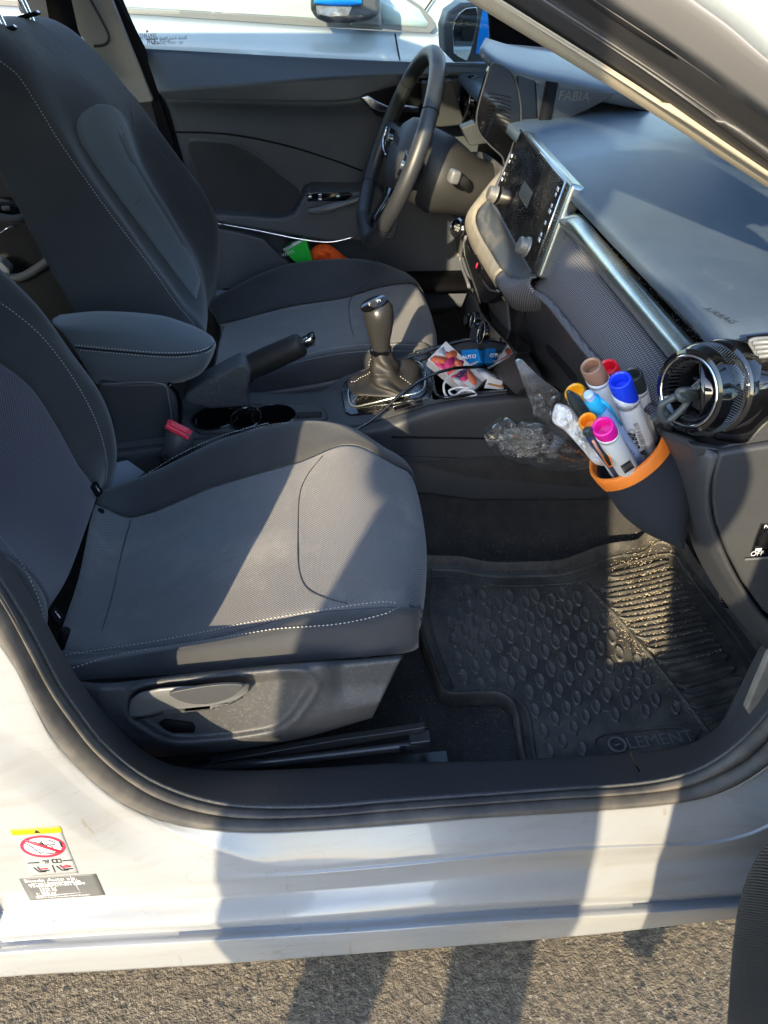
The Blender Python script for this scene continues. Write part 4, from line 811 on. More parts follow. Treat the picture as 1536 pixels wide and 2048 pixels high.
u1 = XP(.262, (1136, 430), (1160, 428), (1200, 472), (1260, 542), (1330, 620), (1397, 694), (1420, 720)); l1 = XP(.256, (1128, 458), (1140, 472), (1180, 524), (1230, 587), (1300, 672), (1352, 736), (1375, 765))
u1, l1 = cr(u1, 50), cr(l1, 50)
tb = gridmesh('trim_bar', [[p.lerp(q, k/10)+V(-1, 0, .25)*.011*math.sin(math.pi*k/10)**.8 for p, q in zip(u1, l1)] for k in range(11)], 'satin', dash, .003)
up_ = cr(XP(.264, (1000, 552), (1040, 552), (1066, 548), (1100, 535), (1131, 462), (1180, 524), (1230, 587), (1300, 672), (1360, 745)), 60)
lo_ = cr(XP(.238, (1004, 584), (1040, 586), (1070, 584), (1102, 604), (1137, 646), (1185, 706), (1245, 768), (1300, 812), (1340, 838)), 60)
ff = gridmesh('fabric_panel', [[p.lerp(q, k/12)+V(-.010*math.sin(math.pi*k/12), 0, 0) for p, q in zip(up_, lo_)] for k in range(13)], 'weave2', dash, .004)
tube('piping', [p+V(-.004, 0, 0) for p in lo_], .0055, 'weave2', dash, seg=10)
mat('glovebox_plastic', (.024, .026, .030), .45, bump=grain); M['glove'] = MATS['glovebox_plastic']
gx = patch('glovebox_front', [XP(.236, (975, 612), (1006, 588), (1070, 589), (1102, 609), (1137, 651), (1185, 711), (1245, 773), (1340, 845)), XP(.245, (985, 640), (1020, 620), (1070, 610), (1098, 630), (1128, 670), (1175, 732), (1235, 795), (1340, 870)),
  XP(.275, (1000, 690), (1030, 690), (1060, 700), (1090, 720), (1120, 745), (1165, 790), (1225, 850), (1350, 930)), XP(.30, (1020, 760), (1050, 760), (1080, 765), (1110, 772), (1150, 810), (1200, 860), (1260, 920), (1360, 1000))], 'glove', dash, t=.005, nu=30, nv=50)
tube('glovebox_gap', XP(.2415, (1066, 590), (1052, 605), (1050, 625), (1053, 648)), .0014, 'black', gx, n=16, seg=6)
slab('glovebox_handle', XP(.262, (1090, 688), (1100, 690), (1150, 748), (1152, 765), (1140, 760), (1095, 705)), 'black', gx, t=.002, bevel=.0005)
# rounded lower corner of the dashboard and the end cap with the airbag switch
c1 = [(1320, 850, .20), (1362, 925, .17), (1377, 1000, .165), (1385, 1049, .16), (1399, 1098, .16), (1429, 1156, .155), (1460, 1202, .15), (1502, 1254, .145), (1536, 1288, .14), (1640, 1390, .13)]
c2 = [(1390, 880, .115), (1398, 930, .108), (1400, 1000, .105), (1408, 1049, .103), (1426, 1104, .103), (1452, 1150, .10), (1482, 1198, .10), (1520, 1250, .097), (1560, 1290, .095), (1660, 1370, .09)]
c3 = [(1440, 908, .095), (1424, 960, .090), (1421, 1005, .088), (1429, 1049, .088), (1453, 1110, .086), (1482, 1166, .086), (1526, 1229, .085), (1570, 1262, .085), (1600, 1280, .085), (1680, 1330, .08)]
q1_, q2_, q3_ = cr(G(*c1), 50), cr(G(*c2), 50), cr(G(*c3), 50)
gridmesh('dash_corner', gridpts([[p+V(.05, .03, -.01) for p in q1_], q1_, q2_, q3_], 30, 50), 'plastic', dash, .004)
ec = slab('dash_end_cap', [p+V(0, .002, 0) for p in G((1442, 910, .088), (1427, 960, .088), (1424, 1005, .088), (1432, 1049, .086), (1456, 1110, .086), (1485, 1166, .085), (1528, 1226, .084), (1600, 1270, .08), (1760, 1270, .075), (1760, 870, .08), (1600, 885, .085), (1536, 895, .087))], 'plastic', dash, t=.01, bevel=.004)
sp_ = slab('airbag_switch', G(*[(x, y, .0835) for x, y in ((1524, 1050), (1580, 1050), (1570, 1118), (1502, 1113), (1512, 1080))]), 'gloss', ec, t=.002, bevel=.0005)
text('switch_lettering', 'OFF', at(1514, 1107, 'y', .082), V(1, 0, .02), V(0, .1, 1), .0075, 'print_', sp_); text('switch_lettering', 'PASSENGER\nAIRBAG', at(1556, 1056, 'y', .082), V(1, 0, .02), V(0, .1, 1), .0055, 'print_', sp_)
box('switch_mark', at(1517, 1099, 'y', .082), .006, .0005, .003, 'print_', sp_, 0); box('switch_edge', at(1530, 1116, 'y', .083), .04, .001, .002, 'grey', sp_, 0)
lathe('key_slot', [(0, 0), (.010, 0), (.011, -.001), (.011, .002)], at(1540, 1078, 'y', .082), V(0, -1, 0), 'black', sp_, 24)
slab('gap_panel', G((1370, 900, .2), (1440, 905, .14), (1420, 1000, .14), (1450, 1110, .14), (1536, 1290, .14), (1500, 1250, .2), (1420, 1140, .2)), 'black', dash, t=.004, bevel=0)
# gloss end with slot vent
gl = patch('gloss_end', [G((1400, 690, .15), (1440, 685, .15), (1480, 677, .15), (1536, 671, .15), (1640, 660, .15)), G((1400, 720, .115), (1440, 715, .115), (1480, 708, .115), (1536, 700, .115), (1640, 690, .11)), G((1400, 790, .095), (1440, 785, .09), (1480, 780, .09), (1536, 770, .085), (1640, 760, .08)),
  G((1400, 860, .10), (1440, 860, .095), (1480, 850, .092), (1536, 820, .088), (1640, 790, .085)), G((1400, 905, .12), (1446, 905, .11), (1490, 888, .10), (1536, 842, .095), (1640, 800, .095))], 'gloss', dash, t=.004)
slab('end_plinth', G(*[(x, y, .10) for x, y in ((1380, 890), (1440, 900), (1500, 875), (1536, 840), (1640, 780), (1640, 880), (1536, 893), (1441, 909), (1390, 915))]), 'plastic', dash, t=.01, bevel=.003)
sv = slab('slot_vent', G(*[(x, y, .112) for x, y in ((1500, 681), (1545, 676), (1600, 672), (1600, 716), (1545, 720), (1520, 716), (1510, 700))]), 'black', dash, t=.01, bevel=.002)
for k in range(4): tube('vent_slat', G((1504+4*k, 686+9*k, .108), (1560, 682+9*k, .108), (1600, 680+9*k, .105)), .0022, 'grey', sv, seg=6)
tube('vent_frame', cr(G(*[(x, y, .109) for x, y in ((1500, 681), (1545, 675), (1600, 671), (1600, 718), (1545, 722), (1520, 717), (1508, 700))]), 40, True), .0016, 'grey', sv, closed=True, seg=6)
# round vents
mat('dark_knurl', (.12, .125, .13), .25, .7); M['ksil2'] = MATS['dark_knurl']
def vent(c, ax, r, full=True):
    ax = ax.normalized(); root = lathe('round_vent', [(r-.012, -.045), (r-.010, -.002), (r-.004, .003), (r-.001, .002), (r+.001, -.004), (r+.002, -.006), (r+.002, -.022), (r+.001, -.024), (r-.001, -.027), (r+.003, -.029), (r+.004, -.032), (r+.003, -.046)], c, ax, 'gloss', dash, 64)
    a, b = frame(ax); P = lambda t, q, h: c+ax*h+(a*math.cos(t)+b*math.sin(t))*q
    vs, fs = [], []
    for k in range(44):                                   # teeth on the inner slope
        t = 2*math.pi*k/44; w = .025; n = len(vs)
        vs += [P(t-w, r-.0102, .0), P(t+w, r-.0102, .0), P(t+w, r-.0125, -.016), P(t-w, r-.0125, -.016), P(t, r-.0120, .0), P(t, r-.0145, -.016)]
        fs += [(n, n+4, n+5, n+3), (n+4, n+1, n+2, n+5)]
    mesh('vent_teeth', vs, fs, 'ksil2', root, False)
    tube('vent_rim', [P(2*math.pi*k/60, r-.0065, .0022) for k in range(60)], .0014, 'chrome', root, closed=True, seg=8)
    vs, fs = [], []                                       # knurled band
    for j in range(6):
        for k in range(110):
            t = 2*math.pi*(k+(j % 2)*.5)/110; n = len(vs); h = -.008-.0025*j
            vs += [P(t-.016, r+.0021, h), P(t, r+.0021, h+.0012), P(t+.016, r+.0021, h), P(t, r+.0021, h-.0012), P(t, r+.0031, h)]; fs += [(n, n+1, n+4), (n+1, n+2, n+4), (n+2, n+3, n+4), (n+3, n, n+4)]
    mesh('vent_knurl', vs, fs, 'ksil2', root, False)
    lathe('vent_throat', [(r-.013, -.01), (r-.016, -.05), (0, -.052)], c, ax, 'black', root, 40, caps=False)
    for k in (-2, -1, 0, 1, 2):
        q = math.sqrt(max(.0001, (r-.016)**2-(k*.014)**2)); box('vent_fin', c+ax*-.030+b*k*.014, 2*q, .0016, .012, 'plastic', root, .0004, X=a, Y=b)
    box('vent_crossbar', c+ax*-.020, .016, 2*(r-.016), .006, 'plastic', root, .002, X=a, Y=b)
    box('vent_lever', c+ax*-.008+b*.004, .007, .030, .006, 'satin', root, .0015, X=(a*.9+b*-.45), Y=(b*.9+a*.45))
    return root
vent(at(1380, 782, 'x', .222), V(-.93, -.36, .12), .0365)
vent(at(930, 200, 'y', 1.52), V(-.95, -.1, .2), .050)
# screen surround, screen, knobs
SC = [at(1042, 264, 'y', .93), at(1131, 366, 'y', .63), at(1065, 546, 'y', .63), at(985, 398, 'y', .93)]
def scr(u, v, lift=0): p = quad(SC[0], SC[1], SC[2], SC[3], u, v); return p+sn*lift
sn = (SC[1]-SC[0]).cross(SC[3]-SC[0]).normalized(); sn = -sn if sn.dot(CP-SC[0]) < 0 else sn
hs = slab('screen_housing', [scr(-.03, -.04, -.004), scr(1.05, -.035, -.004), scr(1.05, 1.0, -.004), scr(.5, 1.05, -.004), scr(-.03, 1.03, -.004)], 'satin', dash, t=.022, bevel=.006)
sg = slab('touch_screen', [scr(0, 0, .001), scr(1, 0, .001), scr(1, 1, .001), scr(0, 1, .001)], 'glossd', hs, t=.006, bevel=.001)
tube('screen_edge', [scr(-.01, -.015, .0015), scr(1.01, -.015, .0015), scr(1.01, 1.0, .0015)], .0016, 'chrome', hs, seg=6)
for u, vs_ in ((.955, (.10, .16, .28, .34, .47, .60, .66)), (.045, (.32, .40, .58, .66))):
    ic_ = []
    for k, v in enumerate(vs_):
        w, h_ = (.012, .020) if k % 3 else (.018, .022); ic_.append(flat('i', [scr(u-w, v-h_, .003), scr(u+w, v-h_, .003), scr(u+w, v+h_, .003), scr(u-w, v+h_, .003)], 'print_', sg))
    join('icon_column', ic_, sg)
mat('knob_silver', (.30, .29, .27), .35, .6); M['ksil'] = MATS['knob_silver']
for (x, y) in ((1061, 497), (1000, 393)):
    p = at(x, y, 'y', .655 if x > 1030 else .915); p = p - sn*((p-SC[0]).dot(sn)-.002)
    k_ = lathe('screen_knob', [(.0, .014), (.0105, .014), (.012, .0125), (.0125, .004), (.0145, .003), (.015, 0)], p, sn, 'ksil', hs, 30)
ou = cr(G((1014, 336, .95), (990, 360, .97), (960, 398, 1.0), (938, 430, 1.02), (934, 452, 1.03), (945, 488, 1.0), (965, 522, .92), (986, 556, .83), (1006, 584, .73), (1030, 588, .69), (1068, 585, .64)), 60)
inn = cr(G((1020, 350, .935), (1000, 372, .95), (978, 398, .97), (957, 420, .985), (952, 438, .98), (960, 465, .94), (982, 503, .87), (1002, 536, .79), (1017, 552, .74), (1036, 557, .70), (1062, 553, .655)), 60)
lipr = [[p+V(.02, .0, -.03) for p in ou]]+[[p.lerp(q, k/6)+V(-.006*math.sin(math.pi*k/6), 0, 0) for p, q in zip(ou, inn)] for k in range(7)]
lipg = gridmesh('surround_lip', [r[:43] for r in lipr], 'lip', dash, .004); gridmesh('surround_fabric', [r[42:] for r in lipr], 'weave2', dash, .004)
sb = cr([scr(-.02, .3, .003), scr(-.02, .7, .003), scr(-.01, 1.0, .003), scr(.2, 1.02, .002), scr(.5, 1.02, .002), scr(.8, 1.02, .002), scr(1.0, 1.02, .002)], 60)
gridmesh('surround_pad', [[p.lerp(q, k/8)+V(.010*math.sin(math.pi*k/8), 0, 0) for p, q in zip(inn, sb)] for k in range(9)], 'padgrey', dash, .004)
# vent strip and climate panel
vsx = slab('vent_strip', XP(.208, (931, 474), (938, 467), (947, 481), (972, 529), (985, 556), (1006, 583), (972, 607), (964, 606), (954, 589), (936, 546), (923, 507)), 'black', dash, t=.02, bevel=.003)
rb = [box('r', at(927+k*1.42-(6 if k < 5 else 6)+(max(0, 6-k)*.9), 486+k*4.3, 'x', .2055), .0025, .012, .0012, 'satin', vsx, 0, Y=V(0, 1, .3)) for k in range(28)]
join('vent_ribs', rb, vsx)
for q in (((936, 494), (942, 505), (952, 511), (958, 510)), ((964, 558), (971, 570), (982, 580), (997, 582))): tube('vent_tab', XP(.203, *q), .0022, 'chrome', vsx, n=14, seg=8)
slab('hazard_triangle', XP(.2035, (948, 535), (955, 525), (953, 537)), 'red', vsx, t=.001, bevel=0)
box('hazard_button', at(962, 540, 'x', .206), .006, .03, .020, 'gloss', vsx, .002)
tube('strip_edge', XP(.207, (932, 474), (922, 505), (920, 520), (936, 566), (938, 574)), .0035, 'grey', vsx, n=20)
cp_ = slab('climate_panel', XP(.214, (936, 577), (946, 590), (962, 624), (980, 648), (1015, 684), (1030, 706), (975, 738), (957, 722), (936, 668), (921, 623), (923, 610)), 'gloss', dash, t=.03, bevel=.004)
for (x, y, r) in ((945, 640, .014), (962, 666, .020)):
    k_ = lathe('climate_knob', [(r, 0), (r, .012), (r-.003, .015), (0, .015)], at(x, y, 'x', .213), V(-1, -.15, .25), 'gloss', cp_, 30)
    tube('knob_ring', [at(x, y, 'x', .196)+V(.25, 0, 1).normalized()*r*math.sin(q)+V(0, 1, 0)*r*math.cos(q) for q in [2*math.pi*i/30 for i in range(30)]], .0008, 'satin', k_, closed=True, seg=5)
    box('knob_grip', at(x, y, 'x', .195), .004, .006, r*1.7, 'gloss', k_, .001)
slab('stack_side', XP(.235, (960, 610), (1010, 590), (1020, 700), (1060, 770), (1030, 790), (985, 745), (960, 640)), 'plastic', dash, t=.03, bevel=.004)
box('stack_core', V(.30, .87, .60), .12, .20, .34, 'black', dash, .01)
# instrument binnacle
hd_ = cr(YP(1.06, (962, 101), (1000, 128), (1060, 149), (1140, 166), (1232, 185), (1290, 196)), 30)
fa_ = cr(G((982, 88, 1.5), (1010, 88, 1.5), (1050, 91, 1.5), (1110, 97, 1.5), (1200, 106, 1.5), (1300, 118, 1.5)), 30)
hr_ = [[p+V(.012, .004, -.022) for p in hd_], [p+V(0, 0, -.010) for p in hd_], hd_]
for t in (.06, .2, .4, .6, .8, 1.0): hr_.append([p.lerp(q, t)+V(0, 0, .016*math.sin(math.pi*min(1, t*1.1+.08))) for p, q in zip(hd_, fa_)])
hood = gridmesh('binnacle_hood', gridpts(hr_, 40, 30), 'dashtop', dash, .006, to=V(0, .5, 4))
slab('hood_underside', [hd_[0]+V(.02, .02, -.03), hd_[-1]+V(.02, .02, -.03), fa_[-1]+V(0, 0, -.03), fa_[0]+V(.02, -.02, -.03)], 'black', dash, t=.01, bevel=0, to=V(0, .5, 0))
mat('binnacle_gloss', (.03, .035, .045), .10, spec=.8, coat=.5); M['bgloss'] = MATS['binnacle_gloss']  # lighter, bluish gloss black with the sky's reflection in its colour
fp = slab('badge_panel', [p for p in YP(1.055, (1072, 166), (1140, 178), (1228, 187), (1224, 194), (1180, 217), (1078, 264))], 'bgloss', dash, t=.006, bevel=.001)
text('relief_lettering', 'FABIA', at(1148, 193, 'y', 1.054), at(1198, 196, 'y', 1.054)-at(1098, 191, 'y', 1.054), V(0, -.1, 1), .022, 'grey', fp, t=.0008)
slab('binnacle_glossy_side', YP(1.058, (1035, 150), (1070, 162), (1076, 264), (1042, 262)), 'gloss', dash, t=.006, bevel=.001)
bo = [(986, 127), (978, 140), (970, 165), (960, 200), (953, 236), (958, 264), (981, 292), (1005, 315), (1011, 340), (1020, 310), (1028, 283), (1040, 259), (1042, 230), (1040, 201), (1028, 154), (1009, 135)]
bs = slab('binnacle_side', YP(1.045, *bo), 'gloss', dash, t=.02, bevel=.006, curve=60)
tube('binnacle_edge', cr(YP(1.043, *bo), 80, True), .0016, 'plastic', bs, closed=True, seg=6)
for k in range(9): tube('side_rib', YP(1.043, (978, 188+k*7), (1000, 190+k*7.5), (1022, 196+k*8)), .0006, 'black', bs, n=10, seg=5)
slab('binnacle_back', [V(.30, 1.02, .82), V(.30, 1.5, .82), V(.33, 1.5, 1.04), V(.33, 1.05, 1.04)], 'black', dash, t=.02, bevel=0)
slab('column_switch', YP(1.12, (922, 256), (950, 245), (985, 280), (988, 285), (945, 292), (938, 290)), 'plastic', dash, t=.03, bevel=.004)
slab('light_switch_panel', YP(1.50, (845, 165), (905, 160), (930, 250), (880, 255), (850, 250)), 'plastic', dash, t=.03, bevel=.004)
slab('driver_fascia', [V(.33, 1.05, .82), V(.33, 1.6, .82), V(.33, 1.6, .97), V(.33, 1.05, .97)], 'plastic', dash, t=.02, bevel=.004)
mat('knee_panel', (.08, .077, .07), .6, bump=grain, vary=(20, (.125, .12, .108))); M['knee'] = MATS['knee_panel']
kp = patch('knee_panel', [XP(.285, (870, 380), (900, 345), (930, 310), (965, 305), (1012, 340)), XP(.275, (862, 420), (895, 395), (925, 375), (955, 385), (985, 395)), XP(.27, (856, 445), (888, 445), (915, 445), (935, 445), (950, 450)), XP(.285, (862, 470), (885, 495), (905, 505), (925, 512), (945, 520))], 'knee', dash, t=.004)
lathe('ignition_hole', [(.022, .001), (.020, .004), (.017, .004), (.016, -.01), (0, -.012)], at(946, 392, 'x', .272), V(-.8, -.5, .3), 'gloss', kp, 30)
sb_ = lathe('start_button', [(.0235, 0), (.0235, .005), (.0205, .008), (.0185, .008), (.0160, .002)], at(916, 455, 'x', .247), V(-.80, -.55, .2), 'chrome', kp, 36)
lathe('button_face', [(.0160, 0), (.0160, .004), (.014, .005), (0, .005)], at(916, 455, 'x', .247), V(-.80, -.55, .2), 'black', sb_, 30)
text('button_lettering', 'START\nENGINE\nSTOP', at(914.5, 455, 'x', .240), V(.45, -.8, 0), V(.1, .1, 1), .0062, 'print_', sb_)
tube('knee_lip', XP(.29, (800, 590), (850, 562), (890, 535), (922, 507)), .006, 'lip', dash, n=16)
# ============================================================ steering wheel
WC = V(.0826, 1.2354, .8938); wn_ = V(-math.cos(.4105)*math.cos(.0278), -math.sin(.0278), math.sin(.4105)*math.cos(.0278)); wu = wn_.cross(V(0, 1, 0)).normalized(); wu = wu if wu.z > 0 else -wu; ww = wn_.cross(wu).normalized()
sw = empty('steering_wheel', WC, None, None, None, car)
def W_(ang, r, h=0): return WC+wu*r*math.cos(ang)+ww*r*math.sin(ang)+wn_*h
def flatb(a):               # flattened bottom
    r = .184; c = math.cos(a); return min(r, .168/abs(c)) if c < -.86 else r
rim = tube('wheel_rim', [W_(2*math.pi*k/96, flatb(2*math.pi*k/96)) for k in range(96)], .0158, 'wheel', sw, seg=18, closed=True, up=wn_)
for s in (-1, 1):
    stitches('stitching', [W_(s*math.pi*(.30+.4*k/24), flatb(math.pi*(.3+.4*k/24))-.0165, .0) for k in range(25)], rim, 'stitchd', to=WC)
    for a in (.30, .70): tube('rim_seam', [W_(s*math.pi*a+0, .184)+((wn_*math.cos(q))+(W_(s*math.pi*a, 1)-WC)*math.sin(q))*.0162 for q in [2*math.pi*i/16 for i in range(16)]], .0009, 'black', rim, closed=True, seg=5)
hub = lathe('airbag_cover', [(0, .030), (.03, .029), (.055, .023), (.070, .010), (.074, -.004), (.070, -.02), (.05, -.03), (0, -.03)], WC+wn_*-.02, wn_, 'plastic', sw, 48, ex=1., ey=1.)
text('hub_lettering', 'ŠKODA', WC+wn_*.0105+wu*.02, ww, wu, .019, 'chrome', hub, t=.0005)
for s in (-1, 1):
    sp2 = loft('spoke', [[WC+ww*s*d+wu*(o+w*math.sin(q))+wn_*(h+t_*math.cos(q)) for q in [2*math.pi*i/14 for i in range(14)]] for d, o, w, h, t_ in ((.05, -.005, .045, -.02, .016), (.09, -.004, .036, -.016, .013), (.13, 0, .026, -.008, .010), (.170, .004, .022, 0, .009))], 'plastic', sw)
    slab('spoke_buttons', [WC+ww*s*d+wu*v+wn_*h for d, v, h in ((.080, .022, .0), (.138, .017, .004), (.142, -.004, .004), (.132, -.018, .003), (.084, -.026, .0))], 'gloss', sp2, t=.006, bevel=.002, to=WC+wn_)
    tube('spoke_trim', [WC+ww*s*d+wu*v+wn_*h for d, v, h in ((.078, -.030, .001), (.120, -.026, .004), (.148, -.012, .006), (.152, .012, .007))], .0026, 'chrome', sp2, n=14, seg=8)
    lathe('button_dial', [(.008, 0), (.008, .006), (0, .007)], WC+ww*s*.112+wn_*.002, wn_, 'satin', sp2, 16)
loft('lower_spoke', [[WC-wu*d+ww*(w*math.sin(q))+wn_*(h+t_*math.cos(q)) for q in [2*math.pi*i/14 for i in range(14)]] for d, w, h, t_ in ((.05, .04, -.022, .014), (.09, .032, -.018, .011), (.13, .026, -.010, .009), (.158, .03, -.002, .008))], 'gloss', sw)
mat('column_grey', (.028, .028, .028), .5, bump=grain); M['colg'] = MATS['column_grey']
cs_ = loft('column_shroud', [[WC-wn_*d+ww*(w*math.cos(q))+wu*(v+u*math.sin(q)) for q in [2*math.pi*i/28 for i in range(28)]] for d, w, u, v in ((.045, .060, .060, -.0), (.06, .078, .074, -.005), (.10, .082, .078, -.01), (.13, .078, .070, -.01), (.16, .070, .060, -.01), (.26, .06, .055, 0))], 'colg', sw)
st0 = WC-wn_*.10-ww*.0; sgn = -1 if (WC+ww).y > WC.y else 1
sk_ = tube('wiper_stalk', [at(938, 378, 'y', 1.17), at(925, 362, 'y', 1.13), at(905, 352, 'y', 1.11)], lambda t: .008+.006*t, 'plastic', sw, n=10)
box('stalk_end', at(908, 353, 'y', 1.105), .022, .022, .026, 'grey', sk_, .006, X=V(1, .3, -.3))
tube('indicator_stalk', [WC-wn_*.10+V(0, .07, .01), WC-wn_*.07+V(0, .19, .03)], .007, 'gloss', sw)
# ============================================================ rubber mat
MZ = .283
def MP(px, py, z=MZ): return at(px, py, 'z', z)
mo = [(843, 1125), (880, 1124), (918, 1125), (978, 1136), (1050, 1136), (1118, 1132), (1160, 1118), (1193, 1105), (1230, 1097), (1268, 1092), (1285, 1078), (1308, 1070), (1340, 1074), (1362, 1088), (1392, 1135), (1432, 1185), (1480, 1250), (1520, 1310), (1560, 1380), (1560, 1430), (1500, 1452), (1443, 1468), (1400, 1520), (1330, 1545), (1200, 1570), (1060, 1575), (1043, 1530), (1036, 1500), (1029, 1440), (1018, 1415), (993, 1401), (960, 1401), (928, 1402), (900, 1402), (884, 1395), (872, 1370), (858, 1330), (843, 1290), (834, 1250), (831, 1205), (836, 1160)]
mo3 = cr([MP(*p) for p in mo], 200, True); cc = sum(mo3, V(0, 0, 0))/200
def inset(ring, d):
    n = len(ring); out = []
    for i, p in enumerate(ring):
        t = (ring[(i+2) % n]-ring[i-2]); t.z = 0; t.normalize(); nrm = V(-t.y, t.x, 0)
        if (MINS := nrm).dot(V(0, 0, 0)) != 0: pass
        out.append(p+nrm*d*SG)
    return out
ar_ = sum(a.x*b.y-b.x*a.y for a, b in zip(mo3, mo3[1:]+mo3[:1])); SG = 1 if ar_ > 0 else -1
prof = [(0, -.012), (0, .016), (.003, .019), (.006, .0165), (.011, .003), (.02, .0), (.024, .0035), (.027, .0005)]
rings = [[q+V(0, 0, h) for q in inset(mo3, d)] for d, h in prof]
vs = [p for r in rings for p in r]; n = 200; fs = []
for i in range(len(rings)-1):
    for j in range(n): fs.append((i*n+j, i*n+(j+1) % n, (i+1)*n+(j+1) % n, (i+1)*n+j))
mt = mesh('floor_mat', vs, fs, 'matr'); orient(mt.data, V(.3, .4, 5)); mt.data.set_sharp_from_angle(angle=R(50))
vs = [q for q in inset(mo3, .003)]; sheet = mesh('mat_sheet', vs, [tuple(range(n))], 'matr', mt, False); orient(sheet.data, V(.3, .4, 5))
bm = bmesh.new(); bm.from_mesh(sheet.data); bmesh.ops.triangulate(bm, faces=bm.faces, ngon_method='EAR_CLIP'); bm.to_mesh(sheet.data); bm.free()
tag(mt, 'black rubber floor mat with oval studs in the passenger footwell', 'floor mat')
ov = [(262,598),(325,627),(390,655),(457,683),(525,715),(597,745),(668,778),(740,812),(817,850),(890,880),(967,912),(1045,945),(305,562),(370,590),(437,617),(503,645),(572,675),(643,708),(712,740),(783,773),(857,805),(935,838),(1010,870),(1085,900),(345,530),(412,555),(480,583),(547,608),(615,640),(685,668),(757,700),(828,730),(900,765),(975,793),(1050,825),(335,470),(395,490),(457,522),(520,548),(587,575),(657,600),(725,630),(795,660),(865,693),(940,718),(1013,748),(500,490),(565,515),(630,540),(698,565),(767,590),(838,622),(910,650),(605,485),(670,505),(738,530),(805,557),(875,583),(710,475),(775,495),(280,663),(343,693),(412,727),(482,757),(553,793),(625,825),(698,860),(770,893),(848,928),(923,960),(298,735),(365,768),(433,800),(507,832),(580,868),(655,900),(730,935),(805,968),(317,808),(387,840),(603,945),(682,975),(757,1013),(635,1025),(713,1065),(790,1095),(660,1105),(1165,930)]
vs, fs = [], []
for X_, Y_ in ov:
    k0 = len(vs); px, py = 768+X_/2, 950+Y_/2; C0 = MP(px, py); a1 = MP(px+3.6, py+14)-C0; b1 = MP(px+8.2, py-1.0)-C0
    for sc_, h in ((1.14, .0005), (1.04, .0036), (.92, .0044), (.84, .0028), (0.0, .0030)):
        if sc_ == 0: vs.append(C0+V(0, 0, h)); continue
        for i in range(16): q = 2*math.pi*i/16; vs.append(C0+(a1*math.cos(q)+b1*math.sin(q))*sc_+V(0, 0, h))
    for r_ in range(3):
        for i in range(16): fs.append((k0+r_*16+i, k0+r_*16+(i+1) % 16, k0+(r_+1)*16+(i+1) % 16, k0+(r_+1)*16+i))
    for i in range(16): fs.append((k0+48+i, k0+48+(i+1) % 16, k0+64))
mat('worn_stud', (.095, .092, .085), .5, bump=[(500, .3, .0006)], speck=(520, (.30, .27, .2), .22)); M['stud'] = MATS['worn_stud']
so_ = mesh('oval_studs', vs, fs, 'stud', mt); orient(so_.data, V(.3, .4, 5))
rbz = [((895,415),(1140,355)),((860,462),(1175,395)),((880,500),(1190,432)),((905,540),(1215,475)),((935,577),(1240,520)),((975,620),(1265,560)),((1010,655),(1290,600)),((1050,700),(1315,640)),((1085,745),(1345,685)),((1130,795),(1370,730)),((1165,845),(1400,775)),((1190,885),(1430,820)),((1220,930),(1460,862)),((1250,975),(1475,905))]
vs, fs = [], []
for (x0, y0), (x1, y1) in rbz:
    P = cr([MP(768+x0/2, 950+y0/2), MP(768+(x0+x1)/4, 950+(y0+y1)/4+2), MP(768+x1/2, 950+y1/2)], 16); L_ = len(vs)
    for i, p in enumerate(P):
        d = (P[min(i+1, 15)]-P[max(i-1, 0)]).normalized(); s = V(-d.y, d.x, 0); w = .0085*math.sqrt(max(0, 1-(abs(i-7.5)/7.5)**10))
        for e, h in ((-1.05, .0), (-.92, .0060), (-.66, .0066), (-.52, .003), (.52, .003), (.66, .0066), (.92, .0060), (1.05, .0)): vs.append(p+s*w*e+V(0, 0, h+.0003))
    for i in range(15):
        for j in range(7): fs.append((L_+i*8+j, L_+i*8+j+1, L_+i*8+8+j+1, L_+i*8+8+j))
rb_ = mesh('heel_ribs', vs, fs, 'matr', mt); orient(rb_.data, V(.3, .4, 5))
zz = lambda x, y: MP(768+x/2, 950+y/2, MZ+.002)
tube('mat_ridge', [zz(815, 440), zz(950, 590), zz(1100, 770), zz(1300, 1030)], .0035, 'matr', mt, n=40, seg=8); tube('mat_ridge', [zz(845, 455), zz(975, 605), zz(1060, 705)], .002, 'matr', mt, n=30, seg=6)
tube('mat_ridge', [zz(160, 480), zz(165, 415), zz(200, 405), zz(330, 415), zz(440, 440), zz(640, 440), zz(780, 425), zz(880, 380), zz(1000, 345), zz(1140, 315), zz(1190, 340), zz(1250, 440), zz(1400, 640), zz(1500, 800)], .002, 'matr', mt, n=80, seg=6)
tube('mat_ridge', [zz(160, 480), zz(190, 600), zz(215, 760), zz(240, 860)], .0018, 'matr', mt, n=30, seg=6)
tube('logo_frame', [zz(860, 1120), zz(842, 1070), zz(870, 1040), zz(1000, 1022), (zz(1170, 1008)), zz(1215, 1020), zz(1235, 1050), zz(1243, 1075)], .0022, 'matr', mt, n=60, seg=6)
lx = zz(1175, 1060)-zz(975, 1085); ly = V(-lx.y, lx.x, 0)
mat('mat_relief', (.17, .17, .165), .45); M['mrel'] = MATS['mat_relief']
FT.resolution_u = 3
lg = text('logo_lettering', 'LEMENT', zz(1104, 1063), lx, ly+V(-.0, 0, 0), .029, 'mrel', mt, t=.0025)
tube('logo_ring', [zz(934, 1080)+V(math.cos(q)*.0125, math.sin(q)*.0125, .001) for q in [2*math.pi*i/30 for i in range(30)]], .0022, 'mrel', mt, closed=True, seg=6)
tube('logo_ring', [zz(924, 1082), zz(946, 1078)], .002, 'mrel', mt, seg=6)
text('logo_lettering', 'A', zz(235, 480), V(1, .2, 0), V(-.2, 1, 0), .03, 'matr', mt, t=.0012)
